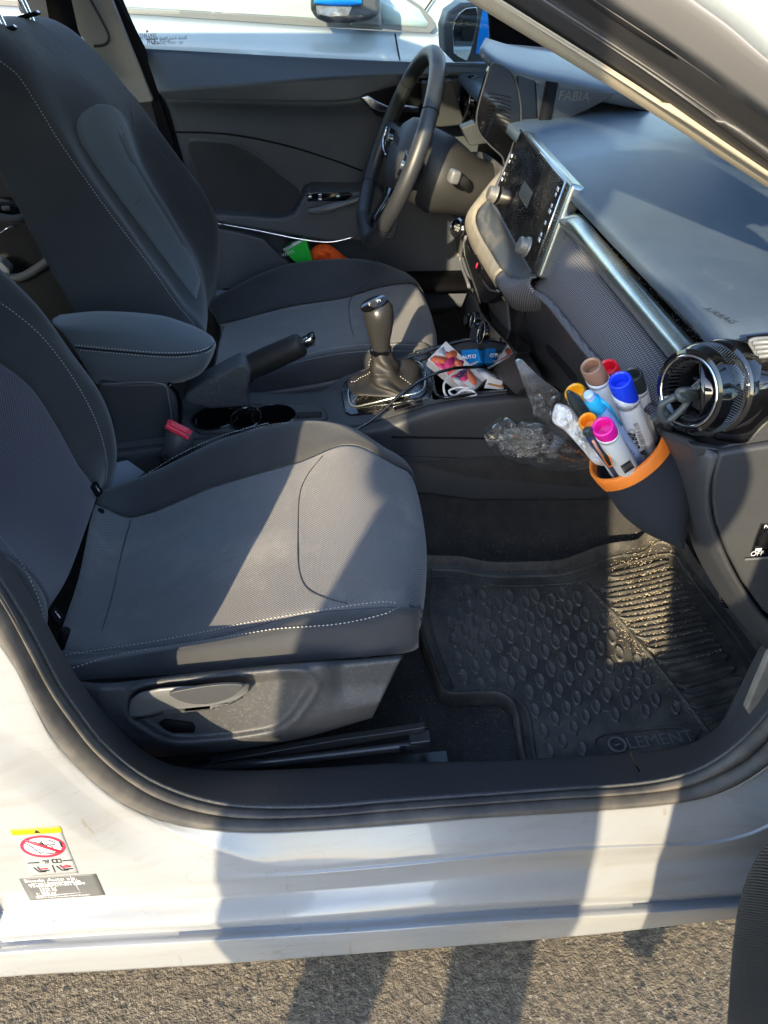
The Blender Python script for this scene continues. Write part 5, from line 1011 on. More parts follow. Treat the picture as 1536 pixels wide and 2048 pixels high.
# driver's mat with hexagon relief
dm = slab('floor_mat', [V(.02, 1.03, .285), V(.02, 1.5, .285), V(.62, 1.5, .31), V(.62, 1.03, .31)], 'matr', None, t=.006, bevel=.002, to=V(0, .5, 5)); tag(dm, 'brown dusty rubber mat with hexagon relief under the steering column', 'floor mat')
hx = []
for i in range(12):
    for j in range(8):
        c = V(.06+i*.05, 1.06+j*.056+(i % 2)*.028, .2875+(i*.05)/.6*.025)
        hx.append(tube('h', [c+V(.028*math.cos(math.pi*k/3), .028*math.sin(math.pi*k/3), .028*math.cos(math.pi*k/3)*.04) for k in range(6)], .0016, 'matr', None, closed=True, seg=5))
hj = join('hexagon_relief', hx, dm); hj.parent = dm
# kick trim and lit piece near the hinge
slab('kick_trim', YP(.10, (1560, 1290), (1538, 1312), (1516, 1361), (1492, 1420), (1500, 1432), (1514, 1436), (1560, 1415), (1620, 1400)), 'lip', car, t=.01, bevel=.003)
kv = slab('kick_vent', YP(.25, (1441, 1183), (1449, 1186), (1458, 1200), (1452, 1216), (1444, 1208), (1440, 1195)), 'ksil', car, t=.004, bevel=.001)
for k in range(5): tube('vent_slot', YP(.2485, (1442, 1190+k*5), (1456, 1196+k*5)), .0012, 'black', kv, seg=5)
slab('footwell_side', [V(.60, .155, .25), V(.80, .14, .25), V(.80, .14, .90), V(.50, .15, .80), V(.54, .155, .45)], 'carpet', car, t=.01, bevel=0, to=V(.4, 1, .6))
# sand and straw on the mat and carpet
random.seed(3); vs, fs = [], []
def grain_(p, s, ln=1.):
    k = len(vs); a = random.random()*6.28; d = V(math.cos(a), math.sin(a), random.uniform(-.1, .1)); e = V(-d.y, d.x, 0)
    vs.extend([p-d*s*ln, p+e*s*.7, p+d*s*ln, p-e*s*.7, p+V(0, 0, s)]); fs.extend([(k, k+1, k+4), (k+1, k+2, k+4), (k+2, k+3, k+4), (k+3, k, k+4)])
def ribpt():
    (x0, y0), (x1, y1) = random.choice(rbz[:9]); t = random.random(); return 768+(x0+(x1-x0)*t)/2+random.gauss(0, 3), 950+(y0+(y1-y0)*t)/2+7+random.gauss(0, 3)
for k in range(2600): grain_(MP(*ribpt(), MZ+.002), random.uniform(.0004, .0012))
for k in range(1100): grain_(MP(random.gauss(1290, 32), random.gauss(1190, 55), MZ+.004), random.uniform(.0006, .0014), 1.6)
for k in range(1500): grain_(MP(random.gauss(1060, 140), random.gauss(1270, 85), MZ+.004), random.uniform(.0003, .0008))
for k in range(350): t = random.random(); grain_(MP(1175+240*t+random.gauss(0, 6), 1170+290*t+random.gauss(0, 5), MZ+.003), random.uniform(.0005, .0010))
for k in range(1100): grain_(V(random.uniform(-.30, .20), random.uniform(.19, .36), .272), random.uniform(.0003, .0008))
for k in range(700): grain_(V(random.uniform(.0, .5), random.uniform(.55, .72), .285), random.uniform(.0003, .0007))
for k in range(60): grain_(MP(random.uniform(870, 1420), random.uniform(1150, 1450), MZ+.005), .0006, random.uniform(5, 14))
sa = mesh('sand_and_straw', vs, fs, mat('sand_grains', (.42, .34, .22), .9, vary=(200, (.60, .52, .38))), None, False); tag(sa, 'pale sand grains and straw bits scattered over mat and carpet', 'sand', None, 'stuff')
# ============================================================ pen pouch on the vent
YO = -.07
A0_, A1_ = at(1260, 906, 'y', .20), at(1366, 1098, 'y', .115)
pu = (at(1331, 866, 'y', .18)-at(1184, 930, 'y', .21)); pr = pu.length/2; pu.normalize()
pv = at(1266, 958, 'y', .158)-A0_; pv -= pu*pv.dot(pu); pmin = pv.length; pv.normalize(); pax = pu.cross(pv); pax = pax if pax.z > 0 else -pax
RC = A0_+V(0, .0, 0)
def PR(q, su=1., sv=1., c=None, h=0): return (RC if c is None else c)+pu*pr*su*math.cos(q)+pv*pmin*sv*math.sin(q)+pax*h
mat('neoprene', (.020, .022, .027), .85, bump=[(1500, .3, .0004), (25, .3, .003)], sheen=.03, spec=.12); M['neo'] = MATS['neoprene']
mat('orange_trim', (.86, .24, .03), .55, bump=[(30, .25, .002)], vary=(30, (.80, .20, .02))); M['orange'] = MATS['orange_trim']
pouch = empty('pen_pouch', A1_, 'black fabric pouch with orange rim hanging from the round air vent', 'pouch')
rr_ = []
for k in range(14):
    t = k/13; c = RC.lerp(A1_, t)+pu*(.004*math.sin(math.pi*t)); s = (.93-.93*t**2.1)*(1+.17*math.sin(math.pi*t))
    d_ = (A1_-RC).normalized(); e_ = (pu-d_*pu.dot(d_)).normalized().lerp(pu, 1-min(1, t*3)); f_ = pv
    rr_.append([c+e_*pr*max(.03, s)*math.cos(q)+f_*pmin*max(.03, s)*math.sin(q) for q in [2*math.pi*i/36 for i in range(36)]])
pb = loft('pouch_body', rr_, 'neo', pouch, caps=False); solid(pb, .002)
band = [[PR(q, 1+w, 1+w, h=h) for q in [2*math.pi*i/60 for i in range(60)]] for w, h in ((.02, -.016), (.06, -.012), (.07, -.004), (.06, .006), (.01, .010), (-.04, .006), (-.05, -.006))]
bd = loft('pouch_rim', band, 'orange', pouch, caps=False)
tube('rim_stitch', [p+(CP-p).normalized()*.003 for p in [at(1313, 864, 'y', .160), at(1318, 868, 'y', .160), at(1321, 861, 'y', .160), at(1325, 869, 'y', .160), at(1325, 862, 'y', .160)]], .0006, 'ink', bd, seg=5)
mat('grey_green_plastic', (.050, .058, .058), .4); M['hook'] = MATS['grey_green_plastic']
hk0 = at(1318, 822, 'y', .118); hk = tube('hook_barrel', [hk0, at(1331, 836, 'y', .114)], .0065, 'hook', pouch, seg=16)
tube('hook_barrel', [at(1309, 829, 'y', .125), at(1321, 840, 'y', .122)], .0055, 'hook', pouch, seg=16)
tube('carabiner', cr(G(*[(x, y, .108) for x, y in ((1322, 812), (1345, 796), (1364, 787), (1374, 792), (1374, 804), (1360, 822), (1336, 840), (1326, 838))]), 50, True), .0031, 'hook', pouch, closed=True, seg=10)
tube('vent_clip', cr(G(*[(x, y, w) for x, y, w in ((1356, 785, .106), (1366, 781, .104), (1388, 782, .11), (1394, 790, .115), (1380, 796, .11), (1366, 798, .104), (1358, 794, .104))]), 40, True), .0031, 'hook', pouch, closed=True, seg=10)
mat('marker_white', (.74, .76, .78), .32, coat=.2); M['mw'] = MATS['marker_white']
def colm(n_, c, r=.35): mat(n_, c, r, coat=.2); M[n_] = MATS[n_]
for n_, c in (('cap_brown', (.30, .16, .10)), ('cap_red', (.80, .01, .03)), ('cap_blue', (.01, .05, .72)), ('cap_black', (.03, .04, .04)), ('cap_cyan', (.02, .42, .75)), ('cap_orange', (.90, .30, .01)), ('cap_pink', (.82, .01, .33)), ('cap_yellow', (.90, .42, .01)), ('maroon', (.16, .01, .02)), ('navy', (.03, .05, .13)), ('wood', (.62, .42, .25)), ('barrel_blue', (.45, .58, .90)), ('orange_ink', (.85, .20, .02)), ('copper', (.65, .32, .22))): colm(n_, c)
def ob_(m_, top, bot, r, lab, caplen=.030, bodymat='mw', capm='cap_red', hole=True, ytop=.24, ybot=.285, slant=.0):
    r *= .88; T_ = at(*top, 'y', ytop+YO); B_ = at(*bot, 'y', ybot+YO); d = (T_-B_).normalized(); B2 = B_-d*.045; L_ = (T_-B2).length
    root = empty(m_, B2, lab, 'marker' if 'marker' in m_ else 'pen', 'pens and markers in the hanging pouch')
    body = lathe('barrel', [(0, 0), (r*.96, 0), (r, .002), (r, L_-caplen), (r*.985, L_-caplen+.0004), (r*.9, L_-caplen+.001), (0, L_-caplen+.001)], B2, d, bodymat, root, 30)
    if hole: pf_ = [(r*.97, L_-caplen-.004), (r*.97, L_-.003), (r*.90, L_-.0005), (r*.80, L_), (r*.68, L_-.0012), (r*.60, L_-.012), (0, L_-.013)]
    else: pf_ = [(r*.97, L_-caplen-.004), (r*.97, L_-.004), (r*.6, L_), (0, L_)]
    cap = lathe('cap', pf_, B2, d, capm, root, 30)
    if slant:                                        # the sleeve climbs up one side of the cap
        a, b = frame(d); vd = (CP-T_).normalized(); a = (vd-d*vd.dot(d)).normalized().cross(d); b = d.cross(a); vs, fs = [], []
        for i in range(31):
            q = 2*math.pi*i/30; h = L_-caplen+slant*(.5+.5*math.cos(q)); dr = (a*math.cos(q)+b*math.sin(q)); vs += [B2+d*(L_-caplen-.002)+dr*r*1.004, B2+d*h+dr*r*1.004]
            if i: fs.append((2*i-2, 2*i, 2*i+1, 2*i-1))
        sl_ = mesh('sleeve', vs, fs, bodymat, root); solid(sl_, .0005)
    return root, B2, d, L_
GRP = None
r_, B_, d_, L_ = ob_('whiteboard_marker', (1181, 731), (1273, 905), .0122, 'white marker with a brown cap, leaning leftmost of the tall ones', .024, capm='cap_brown', ytop=.255, ybot=.30, slant=.006)
def face(B_, d_, r, h, off=0.):                    # point, outward and tangent of the barrel side seen from the door
    c = B_+d_*h; n_ = (CP-c); n_ = (n_-d_*n_.dot(d_)).normalized(); s = n_.cross(d_).normalized(); n_ = (n_*math.cos(off)+s*math.sin(off)); s = n_.cross(d_).normalized(); return c+n_*(r+.0004), n_, s
def dots(B_, d_, r, h, root, off):
    o_ = []
    for i, (x, y) in enumerate(((0, 0), (.0025, .001), (-.0025, .0015), (.001, .003), (-.001, -.003), (.003, -.002), (-.003, -.0015), (0, .005))):
        p, n_, s = face(B_, d_, r, h+y, off+x/r); o_.append(box('d', p, .0009, .0004, .0009, 'ink', root, 0, X=s, Y=n_))
    join('barrel_dots', o_, root)
dots(B_, d_, .01075, L_-.075, r_, .55)
p, n_, s = face(B_, d_, .01075, .072, .45); text('barrel_lettering', 'Kores', p, d_, -s if False else s*-1, .010, 'ink', r_, bold=.01)
r_, B_, d_, L_ = ob_('whiteboard_marker', (1214, 733), (1282, 892), .0122, 'white marker with a bright red cap, behind the brown and blue ones', .030, capm='cap_red', ytop=.275, ybot=.31, slant=.026)
r_, B_, d_, L_ = ob_('whiteboard_marker', (1263, 748), (1306, 893), .0122, 'white marker with a black cap, nearest the round vent', .024, capm='cap_black', ytop=.27, ybot=.295, slant=.008)
dots(B_, d_, .01075, .10, r_, .7)
r_, B_, d_, L_ = ob_('whiteboard_marker', (1239, 759), (1293, 908), .0128, 'white marker with a blue cap and printed text, front of the tall ones', .034, capm='cap_blue', ytop=.235, ybot=.27, slant=.020)
p, n_, s = face(B_, d_, .01127, .082, .55); text('barrel_lettering', 'Kores', p, d_, -s, .016, 'ink', r_, bold=.03)
for k, o_ in enumerate((-.15, -.02, .11)):
    p, n_, s = face(B_, d_, .01127, .085, o_); text('barrel_lettering', 'permanent marker refillable bullet tip 1.5-3 mm', p, d_, -s, .0034, 'ink', r_)
p, n_, s = face(B_, d_, .01127, .105, .5); u2, v2 = frame(n_); tube('barrel_emblem', [p+u2*.003*math.cos(q)+v2*.004*math.sin(q) for q in [2*math.pi*i/16 for i in range(16)]], .0003, 'ink', r_, closed=True, seg=4)
r_, B_, d_, L_ = ob_('highlighter', (1181, 795), (1272, 915), .0085, 'slim pale blue pen with a cyan cap, beside the brown capped marker', .022, bodymat='barrel_blue', capm='cap_cyan', hole=False, ytop=.225, ybot=.262)
lathe('pen_button', [(.0048, 0), (.0048, .006), (.003, .008), (0, .008)], B_+d_*L_, d_, 'barrel_blue', r_, 16)
tube('pen_clip', [face(B_, d_, .0075, L_-.006, -.9)[0], face(B_, d_, .0100, L_-.02, -.9)[0], face(B_, d_, .0095, L_-.055, -.9)[0]], .0016, 'cap_cyan', r_, seg=8)
p, n_, s = face(B_, d_, .0075, .085, .2); text('barrel_lettering', 'GARANT LINER', p, d_, -s, .0062, 'blueink', r_, bold=.015)
r_, B_, d_, L_ = ob_('whiteboard_marker', (1174, 840), (1230, 930), .0105, 'short white marker with an orange cap', .018, capm='cap_orange', ytop=.215, ybot=.25, slant=.008)
r_, B_, d_, L_ = ob_('whiteboard_marker', (1205, 852), (1250, 930), .0122, 'short white marker with a pink cap and a small printed barcode', .017, capm='cap_pink', ytop=.20, ybot=.235, slant=.006)
o_ = []
for k in range(11):
    p, n_, s = face(B_, d_, .01075, .052+k*.0018, -.1); o_.append(box('b', p, .011, .0004, random.choice((.0005, .0009)), 'ink', r_, 0, X=s, Y=n_))
join('barcode_lines', o_, r_)
r_, B_, d_, L_ = ob_('ballpoint_pen', (1179, 867), (1226, 932), .0060, 'dark navy ballpoint pen with a copper clip', .020, bodymat='navy', capm='navy', hole=False, ytop=.205, ybot=.238)
lathe('pen_button', [(.0045, 0), (.0048, .005), (.003, .008), (0, .0085)], B_+d_*(L_+.001), d_, 'cap_black', r_, 16)
tube('pen_clip', [face(B_, d_, .006, L_-.004, .2)[0], face(B_, d_, .0075, L_-.02, .3)[0], face(B_, d_, .0075, L_-.05, .3)[0]], .0014, 'copper', r_, seg=8)
slabp = [at(x, y, 'y', .142) for x, y in ((1191, 884), (1199, 880), (1225, 930), (1218, 934))]
tg = slab('paper_tag', slabp, 'cap_black', None, t=.0012, bevel=0); tag(tg, 'slim black card with orange edge stuck between the pens', 'card'); tube('card_edge', [p+(CP-p).normalized()*.0008 for p in cr(slabp, 24, True)], .0007, 'orange_ink', tg, closed=True, seg=5)
r_, B_, d_, L_ = ob_('highlighter', (1148, 782), (1200, 862), .0125, 'maroon highlighter with a big yellow cap', .028, bodymat='maroon', capm='cap_yellow', hole=True, ytop=.28, ybot=.30, slant=0)
r_, B_, d_, L_ = ob_('pencil', (1142, 790), (1206, 880), .0045, 'sharpened black pencil with bare wood side', .020, bodymat='wood', capm='cap_black', hole=False, ytop=.245, ybot=.27)
r_['category'] = 'pencil'; bl = lathe('pencil_paint', [(.0068, -.05), (.0068, .004), (.002, .02), (0, .021)], at(1152, 805, 'y', .172), d_, 'cap_black', r_, 12)
# ---- crumpled clear bag and paper
def crumple(name, outline, y, m, t, amp, lab, cat, seed, depth=.03):
    c = (sum(p[0] for p in outline)/len(outline), sum(p[1] for p in outline)/len(outline)); P2 = [tuple(p) for p in cr([V(a, b, 0) for a, b in outline], 72, True)]; vs, fs = [], []; K = 16
    for k in range(K+1):
        s = 1-k/(K+1)
        for p in P2:
            x, yy = c[0]+(p[0]-c[0])*s, c[1]+(p[1]-c[1])*s; q = V(x*.022, yy*.022, seed)
            h = noise.ridged_multi_fractal(q, .8, 2.2, 4, 1., 2.)*amp-amp+.25*amp*noise.noise(V(x*.09, yy*.09, seed))
            b = at(x, yy, 'y', y+h-depth*(1-(1-s)**2)*-.0-depth*math.sqrt(max(0, 1-s*s))); vs.append(b)
    n_ = 72; vs.append(at(c[0], c[1], 'y', y-depth-amp))
    for k in range(K):
        for j in range(n_): fs.append((k*n_+j, k*n_+(j+1) % n_, (k+1)*n_+(j+1) % n_, (k+1)*n_+j))
    for j in range(n_): fs.append((K*n_+j, K*n_+(j+1) % n_, len(vs)-1))
    o = mesh(name, vs, fs, m); orient(o.data)
    if m != 'film': solid(o, t)
    o.data.set_sharp_from_angle(angle=R(65 if m == 'film' else 28)); return tag(o, lab, cat)
fb = crumple('plastic_bag', [(968, 868), (985, 845), (1012, 832), (1030, 842), (1052, 843), (1085, 848), (1120, 868), (1155, 890), (1190, 925), (1178, 935), (1130, 943), (1080, 938), (1030, 925), (990, 905)], .24, 'film', .0003, .012, 'crumpled clear bag with seed like print spilling out of the pouch', 'plastic bag', 3.1)
fb2 = crumple('plastic_bag', [(1030, 722), (1040, 717), (1056, 732), (1085, 760), (1120, 785), (1125, 800), (1110, 830), (1130, 860), (1170, 900), (1150, 905), (1100, 870), (1070, 840), (1058, 800), (1050, 760)], .25, 'film', .0003, .010, 'twisted clear plastic bag rising to a point left of the markers', 'plastic bag', 7.7, .02)
mat('crinkle_foil', (.75, .78, .80), .25, .35, bump=[(60, .6, .004)]); M['foil'] = MATS['crinkle_foil']
v1 = [at(x, y, 'y', .295) for x, y in ((1032, 722), (1042, 718), (1062, 738), (1090, 765), (1118, 788), (1100, 810), (1068, 808), (1055, 770))]
vs, fs = [], []
pl_ = []
for k in range(12):                                  # pleats of the twisted neck
    t = k/11; pl_.append(tube('p', [at(1031+12*t, 722-3*t, 'y', .236), at(1046+26*t, 762-14*t, 'y', .228), at(1064+56*t, 812-26*t, 'y', .23)], .0005, 'film', fb2, n=10, seg=5))
join('bag_pleats', pl_, fb2)
mat('seed_print', (.22, .20, .16), .7); M['seed'] = MATS['seed_print']
vs, fs = [], []; random.seed(5)
for k in range(1500):
    x = random.gauss(1045, 26); y = 885+(x-1045)*.35+random.gauss(0, 17)
    if (x-1045)**2/2600+(y-885)**2/900 < 1: grain_(at(x, y, 'y', .226+random.uniform(-.01, .01)), .0008, 2.6)
mesh('bag_print', vs, fs, 'seed', fb, False)
mat('white_paper', (.72, .73, .74), .7, bump=[(70, .5, .003)]); M['paper'] = MATS['white_paper']
crumple('crumpled_paper', [(1112, 808), (1135, 812), (1150, 826), (1170, 860), (1195, 900), (1212, 930), (1190, 928), (1165, 900), (1130, 862), (1105, 842)], .20, 'paper', .0005, .010, 'crumpled white paper wrap between the clear bag and the pens', 'paper wrap', 1.3, .012)
# ============================================================ things in the console tray
def onbox(name, q, h, m, lab, cat, bevel=.001):
    o = slab(name, q, m, None, t=h, bevel=bevel, to=V(0, -1, 6)); return tag(o, lab, cat)
def TP(px, py, dz): return at(px, py, 'y', .87-0)+V(0, 0, dz)
BX = [at(892, 682, 'y', .93), at(972, 758, 'y', .85), at(940, 790, 'y', .81), at(856, 718, 'y', .88)]
colm('flower_white', (.76, .72, .70)); colm('flower_pink', (.85, .05, .18)); colm('flower_orange', (.90, .20, .08))
pk = onbox('tissue_pack', BX, .018, 'flower_white', 'white pack with pink and orange flower print lying in the console tray', 'tissue pack')
def BQ(u, v, l=.0008): return quad(*BX, u, v)+(CP-BX[0]).normalized()*l
random.seed(2); pt_ = []
for k in range(26):
    c = (random.uniform(.10, .6) if k < 18 else random.uniform(.6, .92), random.uniform(.15, .85)); a = random.random()*3.1; P = []
    for i in range(14):
        q = 2*math.pi*i/14; x = .19*math.cos(q); y = .085*math.sin(q)*(1+.3*math.cos(q)); P.append(BQ(min(.97, max(.03, c[0]+x*math.cos(a)-y*math.sin(a))), min(.97, max(.03, c[1]+(x*math.sin(a)+y*math.cos(a))*1.5)), .0008+.00015*k))
    pt_.append(flat('p', P, ('flower_pink', 'flower_orange', 'flower_pink', 'flower_white')[k % 4] if k % 5 else 'flower_orange', pk, .0001))
join('flower_print', pt_, pk)
flat('white_corner', [BQ(.78, .25, .0045), BQ(.98, .2, .0045), BQ(.98, .75, .0045), BQ(.76, .8, .0045)], 'flower_white', pk); text('pack_lettering', 'oazo', BQ(.60, .45, .005), BX[0]-BX[3], BX[3]-BX[0]+(BX[0]-BX[1]), .020, 'blueink', pk, bold=.03)
colm('packet_blue', (.01, .22, .62))
pb_ = onbox('blue_packet', [at(922, 700, 'y', .93), at(955, 698, 'y', .90), at(962, 725, 'y', .88), at(925, 735, 'y', .90)], .012, 'packet_blue', 'blue packet with white AUTO lettering leaning against the climate panel', 'packet')
text('packet_lettering', 'AUTO', at(938, 714, 'y', .885), V(1, 0, .05), V(0, .4, 1), .010, 'print_', pb_, bold=.02)
colm('card_orange', (.55, .24, .06))
wp = onbox('paper_card', [at(976, 752, 'y', .84), at(1040, 772, 'y', .80), at(1030, 782, 'y', .795), at(968, 775, 'y', .815)], .003, 'flower_white', 'white card with a brown stripe at the right end of the tray', 'card')
flat('card_stripe', [p+V(0, -.001, .002) for p in (at(980, 764, 'y', .83), at(1034, 776, 'y', .80), at(1025, 781, 'y', .797), at(974, 770, 'y', .82))], 'card_orange', wp)
wp2 = onbox('folded_receipt', [at(952, 738, 'y', .88), at(970, 735, 'y', .88), at(1006, 757, 'y', .84), at(1002, 764, 'y', .835), at(970, 756, 'y', .84)], .002, 'mw', 'small folded white receipt behind the striped card', 'receipt', 0)
colm('cable_white', (.66, .67, .68), .4)
tag(tube('white_cable', G((955, 724, .86), (935, 733, .84), (905, 748, .82), (888, 768, .80), (890, 788, .79), (900, 796, .785), (912, 790, .79), (925, 781, .795), (945, 782, .79), (952, 790, .785), (930, 793, .785), (905, 790, .79), (898, 782, .795), (915, 775, .80), (940, 776, .795)), .0022, 'cable_white', None, n=90, seg=8), 'white charging cable coiled in the tray beside the flower pack', 'cable')
tag(tube('black_cable', G((968, 736, .87), (945, 735, .83), (915, 736, .81), (880, 744, .80), (840, 762, .79), (800, 790, .775), (765, 822, .765), (735, 846, .755), (715, 858, .748), (700, 870, .74)), .0030, 'gloss', None, n=80, seg=8), 'black cable running from the climate panel over the console to the seat', 'cable')
tag(tube('black_lead', G((800, 720, .93), (840, 708, .935), (880, 694, .94), (915, 684, .945), (945, 680, .945)), .0022, 'gloss', None, n=30, seg=8), 'thin black lead behind the gear lever gaiter', 'cable')
# things in the door pockets
colm('box_green', (.02, .60, .06))
gbx = slab('green_box', YP(1.475, (568, 502), (583, 492), (592, 489), (602, 484), (608, 482), (614, 486), (628, 532), (602, 536)), 'box_green', None, t=.03, bevel=.001); tag(gbx, 'green box with white edge in the driver door pocket', 'box')
slab('white_flap', YP(1.473, (566, 498), (583, 490), (584, 486), (600, 481), (604, 484), (586, 494), (569, 504)), 'mw', gbx, t=.002, bevel=0); text('box_lettering', 'WIPES', at(576, 507, 'y', 1.470), V(1, 0, .3), V(-.2, 0, 1), .012, 'print_', gbx)
mat('orange_cloth', (1.0, .12, .01), .75, bump=[(40, .4, .004)], emit=None); M['ocl'] = MATS['orange_cloth']
crumple('orange_cloth', [(612, 532), (622, 522), (620, 505), (632, 490), (655, 488), (675, 500), (692, 514), (700, 520), (670, 545), (620, 550)], 1.50, 'ocl', .002, .014, 'bright orange cloth stuffed in the driver door pocket', 'cloth', 4.4, .03)
rc_ = slab('red_can', YP(1.56, (-20, 520), (2, 524), (18, 540), (19, 548), (14, 553), (-20, 553)), 'mw', None, t=.04, bevel=.004); tag(rc_, 'white and red packet in the rear door pocket', 'packet'); slab('red_band', [p+V(0, -.002, 0) for p in YP(1.558, (-20, 541), (0, 543), (17, 549), (14, 553), (-20, 553))], 'cap_orange', rc_, t=.001, bevel=0)
# ============================================================ open passenger door
H = V(.70, .03, 0); ph = R(45); dd2 = V(-math.cos(ph), -math.sin(ph), 0); dn = V(-math.sin(ph), math.cos(ph), 0)   # along the door, towards the cabin
DW = .85
od = empty('front_door', H, 'open front passenger door', None, None, car)
def D(u, n_, z): return H+dd2*u+dn*n_+V(0, 0, z)
slab('door_skin', [D(0, 0, .25), D(DW, 0, .27), D(DW+.02, 0, .6), D(DW, 0, .98), D(.0, 0, .95)], 'paint2', od, t=.05, bevel=.01, to=V(2, -3, .5))
slab('door_card', [D(.03, .06, .30), D(DW-.04, .06, .30), D(DW-.02, .06, .96), D(.03, .05, .94)], 'plastic', od, t=.03, bevel=.008, to=V(0, .5, .6))
slab('door_glass', [D(.12, .025, .96), D(DW-.03, .025, .98), D(DW-.10, .06, 1.33), D(.55, .06, 1.30)], 'glass', od, t=.004, bevel=0)
tube('window_frame', [D(.05, .03, .95), D(.50, .05, 1.27), D(DW-.12, .06, 1.36), D(DW-.03, .04, 1.2), D(DW, .03, .97)], .022, 'paint2', od, n=40)
box('outer_mirror', D(.12, -.10, 1.02), .10, .20, .13, 'blue', od, .03, X=dd2, Y=dn)
# speaker pocket seen at the lower right
mat('speaker_grille', (.03, .029, .028), .55, bump=[(300, .1, .0004)]); M['grille'] = MATS['speaker_grille']
sil = [(1545, 1672), (1524, 1700), (1503, 1735), (1486, 1780), (1474, 1830), (1467, 1885), (1462, 1940), (1458, 2000), (1454, 2060), (1452, 2120)]
e0 = cr([at(x, y, 'y', -.14) for x, y in sil], 60)
def away(p, k): return p-dd2*k[0]+V(0, 0, 0)+dn*k[1]
gr = gridmesh('speaker_grille', [[away(p, k) for p in e0] for k in ((.12, -.19), (.05, -.078), (.02, -.03), (.004, -.005), (0, 0), (.004, -.001), (.012, -.003), (.03, -.007), (.06, -.013), (.12, -.025), (.25, -.05))], 'grille', od, 0); solid(gr, .0008, off=0)
vs, fs = [], []; random.seed(9)
gg = gridpts([[away(p, k) for p in e0] for k in ((0, 0), (.004, -.005), (.02, -.03), (.05, -.078), (.12, -.19))], 60, 110)
def rib(a_, b_, w=.0008, h=.0016):
    d = b_-a_; u = d.cross(V(0, 0, 1)).normalized(); u = u if u.dot(CP-a_) > 0 else -u; s = V(0, 0, 1); k = len(vs); vs.extend([a_-s*w, b_-s*w, b_+s*w, a_+s*w, a_+u*h, b_+u*h]); fs.extend([(k, k+1, k+5, k+4), (k+3, k+4, k+5, k+2), (k, k+4, k+3), (k+1, k+2, k+5)])
for j in range(1, 110):
    i = 0
    while i < 58:
        ln_ = 60 if (j < 34 or i < 16) else random.choice((1, 2, 3)); e = min(58, i+ln_ if ln_ < 60 else (58 if j < 34 else 16))
        for q in range(i, e): rib(gg[q][j], gg[q+1][j])
        i = e+(0 if ln_ == 60 else 1)
        if e >= 58: break
mesh('grille_ribs', vs, fs, mat('grille_rib', (.12, .105, .085), .6), gr, False)
# ============================================================ the person taking the picture
def skin_body(name, pts, edges, radii, m, parent=None, sub=2):
    me = bpy.data.meshes.new(name); me.from_pydata([tuple(p) for p in pts], edges, []); ob = link(name, me, m, parent)
    ob.modifiers.new('skin', 'SKIN'); lay = me.skin_vertices[0] if me.skin_vertices else None
    for i, r in enumerate(radii): me.skin_vertices[0].data[i].radius = (r, r) if not isinstance(r, tuple) else r
    me.skin_vertices[0].data[0].use_root = True
    s = ob.modifiers.new('sub', 'SUBSURF'); s.levels = sub; s.render_levels = sub
    return ob
PX, PY = -.375, -.80
mat('dark_jacket', (.05, .055, .07), .8); mat('blue_jeans', (.05, .07, .12), .85); mat('skin_tone', (.48, .28, .20), .5)
hm = Matrix.Translation(CP) @ Euler(CE).to_matrix().to_4x4()
pts, edges, rad = [], [], []
def nd(p, r, par=None):
    pts.append(Vector(p)); rad.append(r)
    if par is not None: edges.append((par, len(pts)-1))
    return len(pts)-1
pel = nd((PX, PY, .92), (.20, .13)); wai = nd((PX, PY, 1.12), (.18, .12), pel); che = nd((PX, PY, 1.32), (.20, .125), wai); sh0 = nd((PX, PY+.01, 1.43), (.13, .085), che)
nk = nd((PX, PY+.02, 1.50), (.055, .058), sh0); jaw = nd((PX, PY+.055, 1.565), (.058, .068), nk); hd1 = nd((PX, PY+.05, 1.63), (.076, .092), jaw); hd2 = nd((PX, PY+.04, 1.70), (.066, .078), hd1)
nose = nd((PX, PY+.150, 1.605), (.012, .012), hd1); nose2 = nd((PX, PY+.142, 1.63), (.008, .008), nose)
for e_ in (-1, 1):
    ear = nd((PX+e_*.080, PY+.035, 1.62), (.012, .016), hd1); nd((PX+e_*.086, PY+.028, 1.64), (.008, .012), ear)
    hip = nd((PX+e_*.115, PY, .86), .13, pel); kn = nd((PX+e_*.105, PY-.01, .56), .122, hip); k2 = nd((PX+e_*.115, PY-.02, .42), .062, kn); an = nd((PX+e_*.12, PY-.04, .10), .045, k2); nd((PX+e_*.125, PY+.12, .045), (.05, .035), an)
hands_ = []
for e_ in (-1, 1):
    wr = hm @ V(e_*.075, -.165, .055); pm = hm @ V(e_*.062, -.125, .032)
    s1 = nd((PX+e_*.185, PY+.01, 1.41), .075, sh0); el_ = nd((PX+(.26 if e_ > 0 else -.14), PY+.10, 1.15), .052, s1); w_ = nd(wr, .028, el_); p_ = nd(pm, .026, w_); p2 = nd(hm @ V(e_*.056, -.100, .024), .024, p_); hands_.append(pm)
    for k in range(4):
        y = -.082-.0165*k; q1_ = nd(hm @ V(e_*.050, y, .010), .0090, p2 if k < 2 else p_); q2_ = nd(hm @ V(e_*.036, y+.002, -.002), .0085, q1_); nd(hm @ V(e_*(.012+.004*k), y+.004, .001), .0072, q2_)
    t1 = nd(hm @ V(e_*.052, -.098, .046), .0115, p_); t2 = nd(hm @ V(e_*.034, -.078, .036), .0100, t1); nd(hm @ V(e_*.020, -.066, .028), .0085, t2)
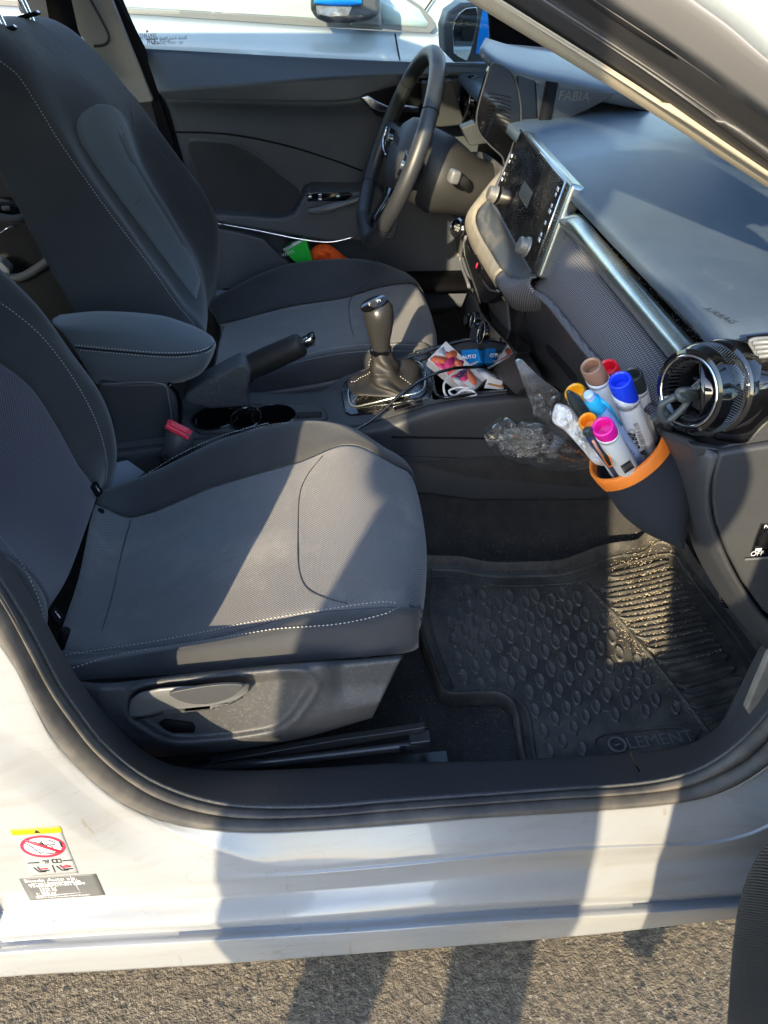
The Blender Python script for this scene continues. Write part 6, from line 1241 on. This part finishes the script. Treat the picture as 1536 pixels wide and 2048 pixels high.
person = skin_body('person', pts, edges, rad, 'leather'); person.modifiers['skin'].use_smooth_shade = True
bpy.context.view_layer.update(); me = bpy.data.meshes.new_from_object(person.evaluated_get(bpy.context.evaluated_depsgraph_get())); person.modifiers.clear(); person.data = me; me.materials.clear()
for m_ in ('dark_jacket', 'blue_jeans', 'skin_tone'): me.materials.append(MATS[m_])
for p in me.polygons:
    p.use_smooth = True; c_ = p.center; near_ = min((c_-h_).length for h_ in hands_)
    p.material_index = 2 if (c_.z > 1.495 or near_ < .062) and (c_-Vector((PX, PY, 1.3))).length > .18 else (1 if c_.z < .80 else 0)
tag(person, 'person in dark clothes standing behind the camera holding up a phone', 'person')
mat('dark_hair', (.02, .014, .010), .6, bump=[(200, .6, .002)])
hair = loft('hair', [[V(PX+w*math.cos(q), PY+.03+dy+u*math.sin(q), z) for q in [2*math.pi*i/28 for i in range(28)]] for z, w, u, dy in ((1.56, .070, .060, -.032), (1.62, .088, .088, -.028), (1.68, .090, .100, -.012), (1.74, .078, .092, 0), (1.775, .045, .055, 0), (1.785, .012, .015, 0))], MATS['dark_hair'], person)
for e_ in (-1, 1): box('eye', (PX+e_*.030, PY+.137, 1.638), .026, .010, .010, 'print_', person, .004)
box('mouth', (PX, PY+.122, 1.572), .046, .008, .010, MATS['skin_tone'], person, .003)
phn = box('mobile_phone', hm @ V(.0, -.055, .014), .075, .155, .008, 'gloss', None, .003, X=MR @ V(1, 0, 0), Y=MR @ V(0, 1, 0)); tag(phn, 'black mobile phone held up at the open door', 'phone')
# nothing deeper than thing > part > sub-part
bpy.context.view_layer.update()
def chain(o):
    c = [o]
    while c[-1].parent: c.append(c[-1].parent)
    return c[::-1]
for o, c in [(o, chain(o)) for o in bpy.data.objects]:
    if len(c) > 3:
        w = o.matrix_world.copy(); o.parent = c[1]; o.matrix_parent_inverse = c[1].matrix_world.inverted(); o.matrix_basis = w
# roots at their bases are done; nothing else floats
for o in bpy.data.objects:
    if 'wl' in o: del o['wl']
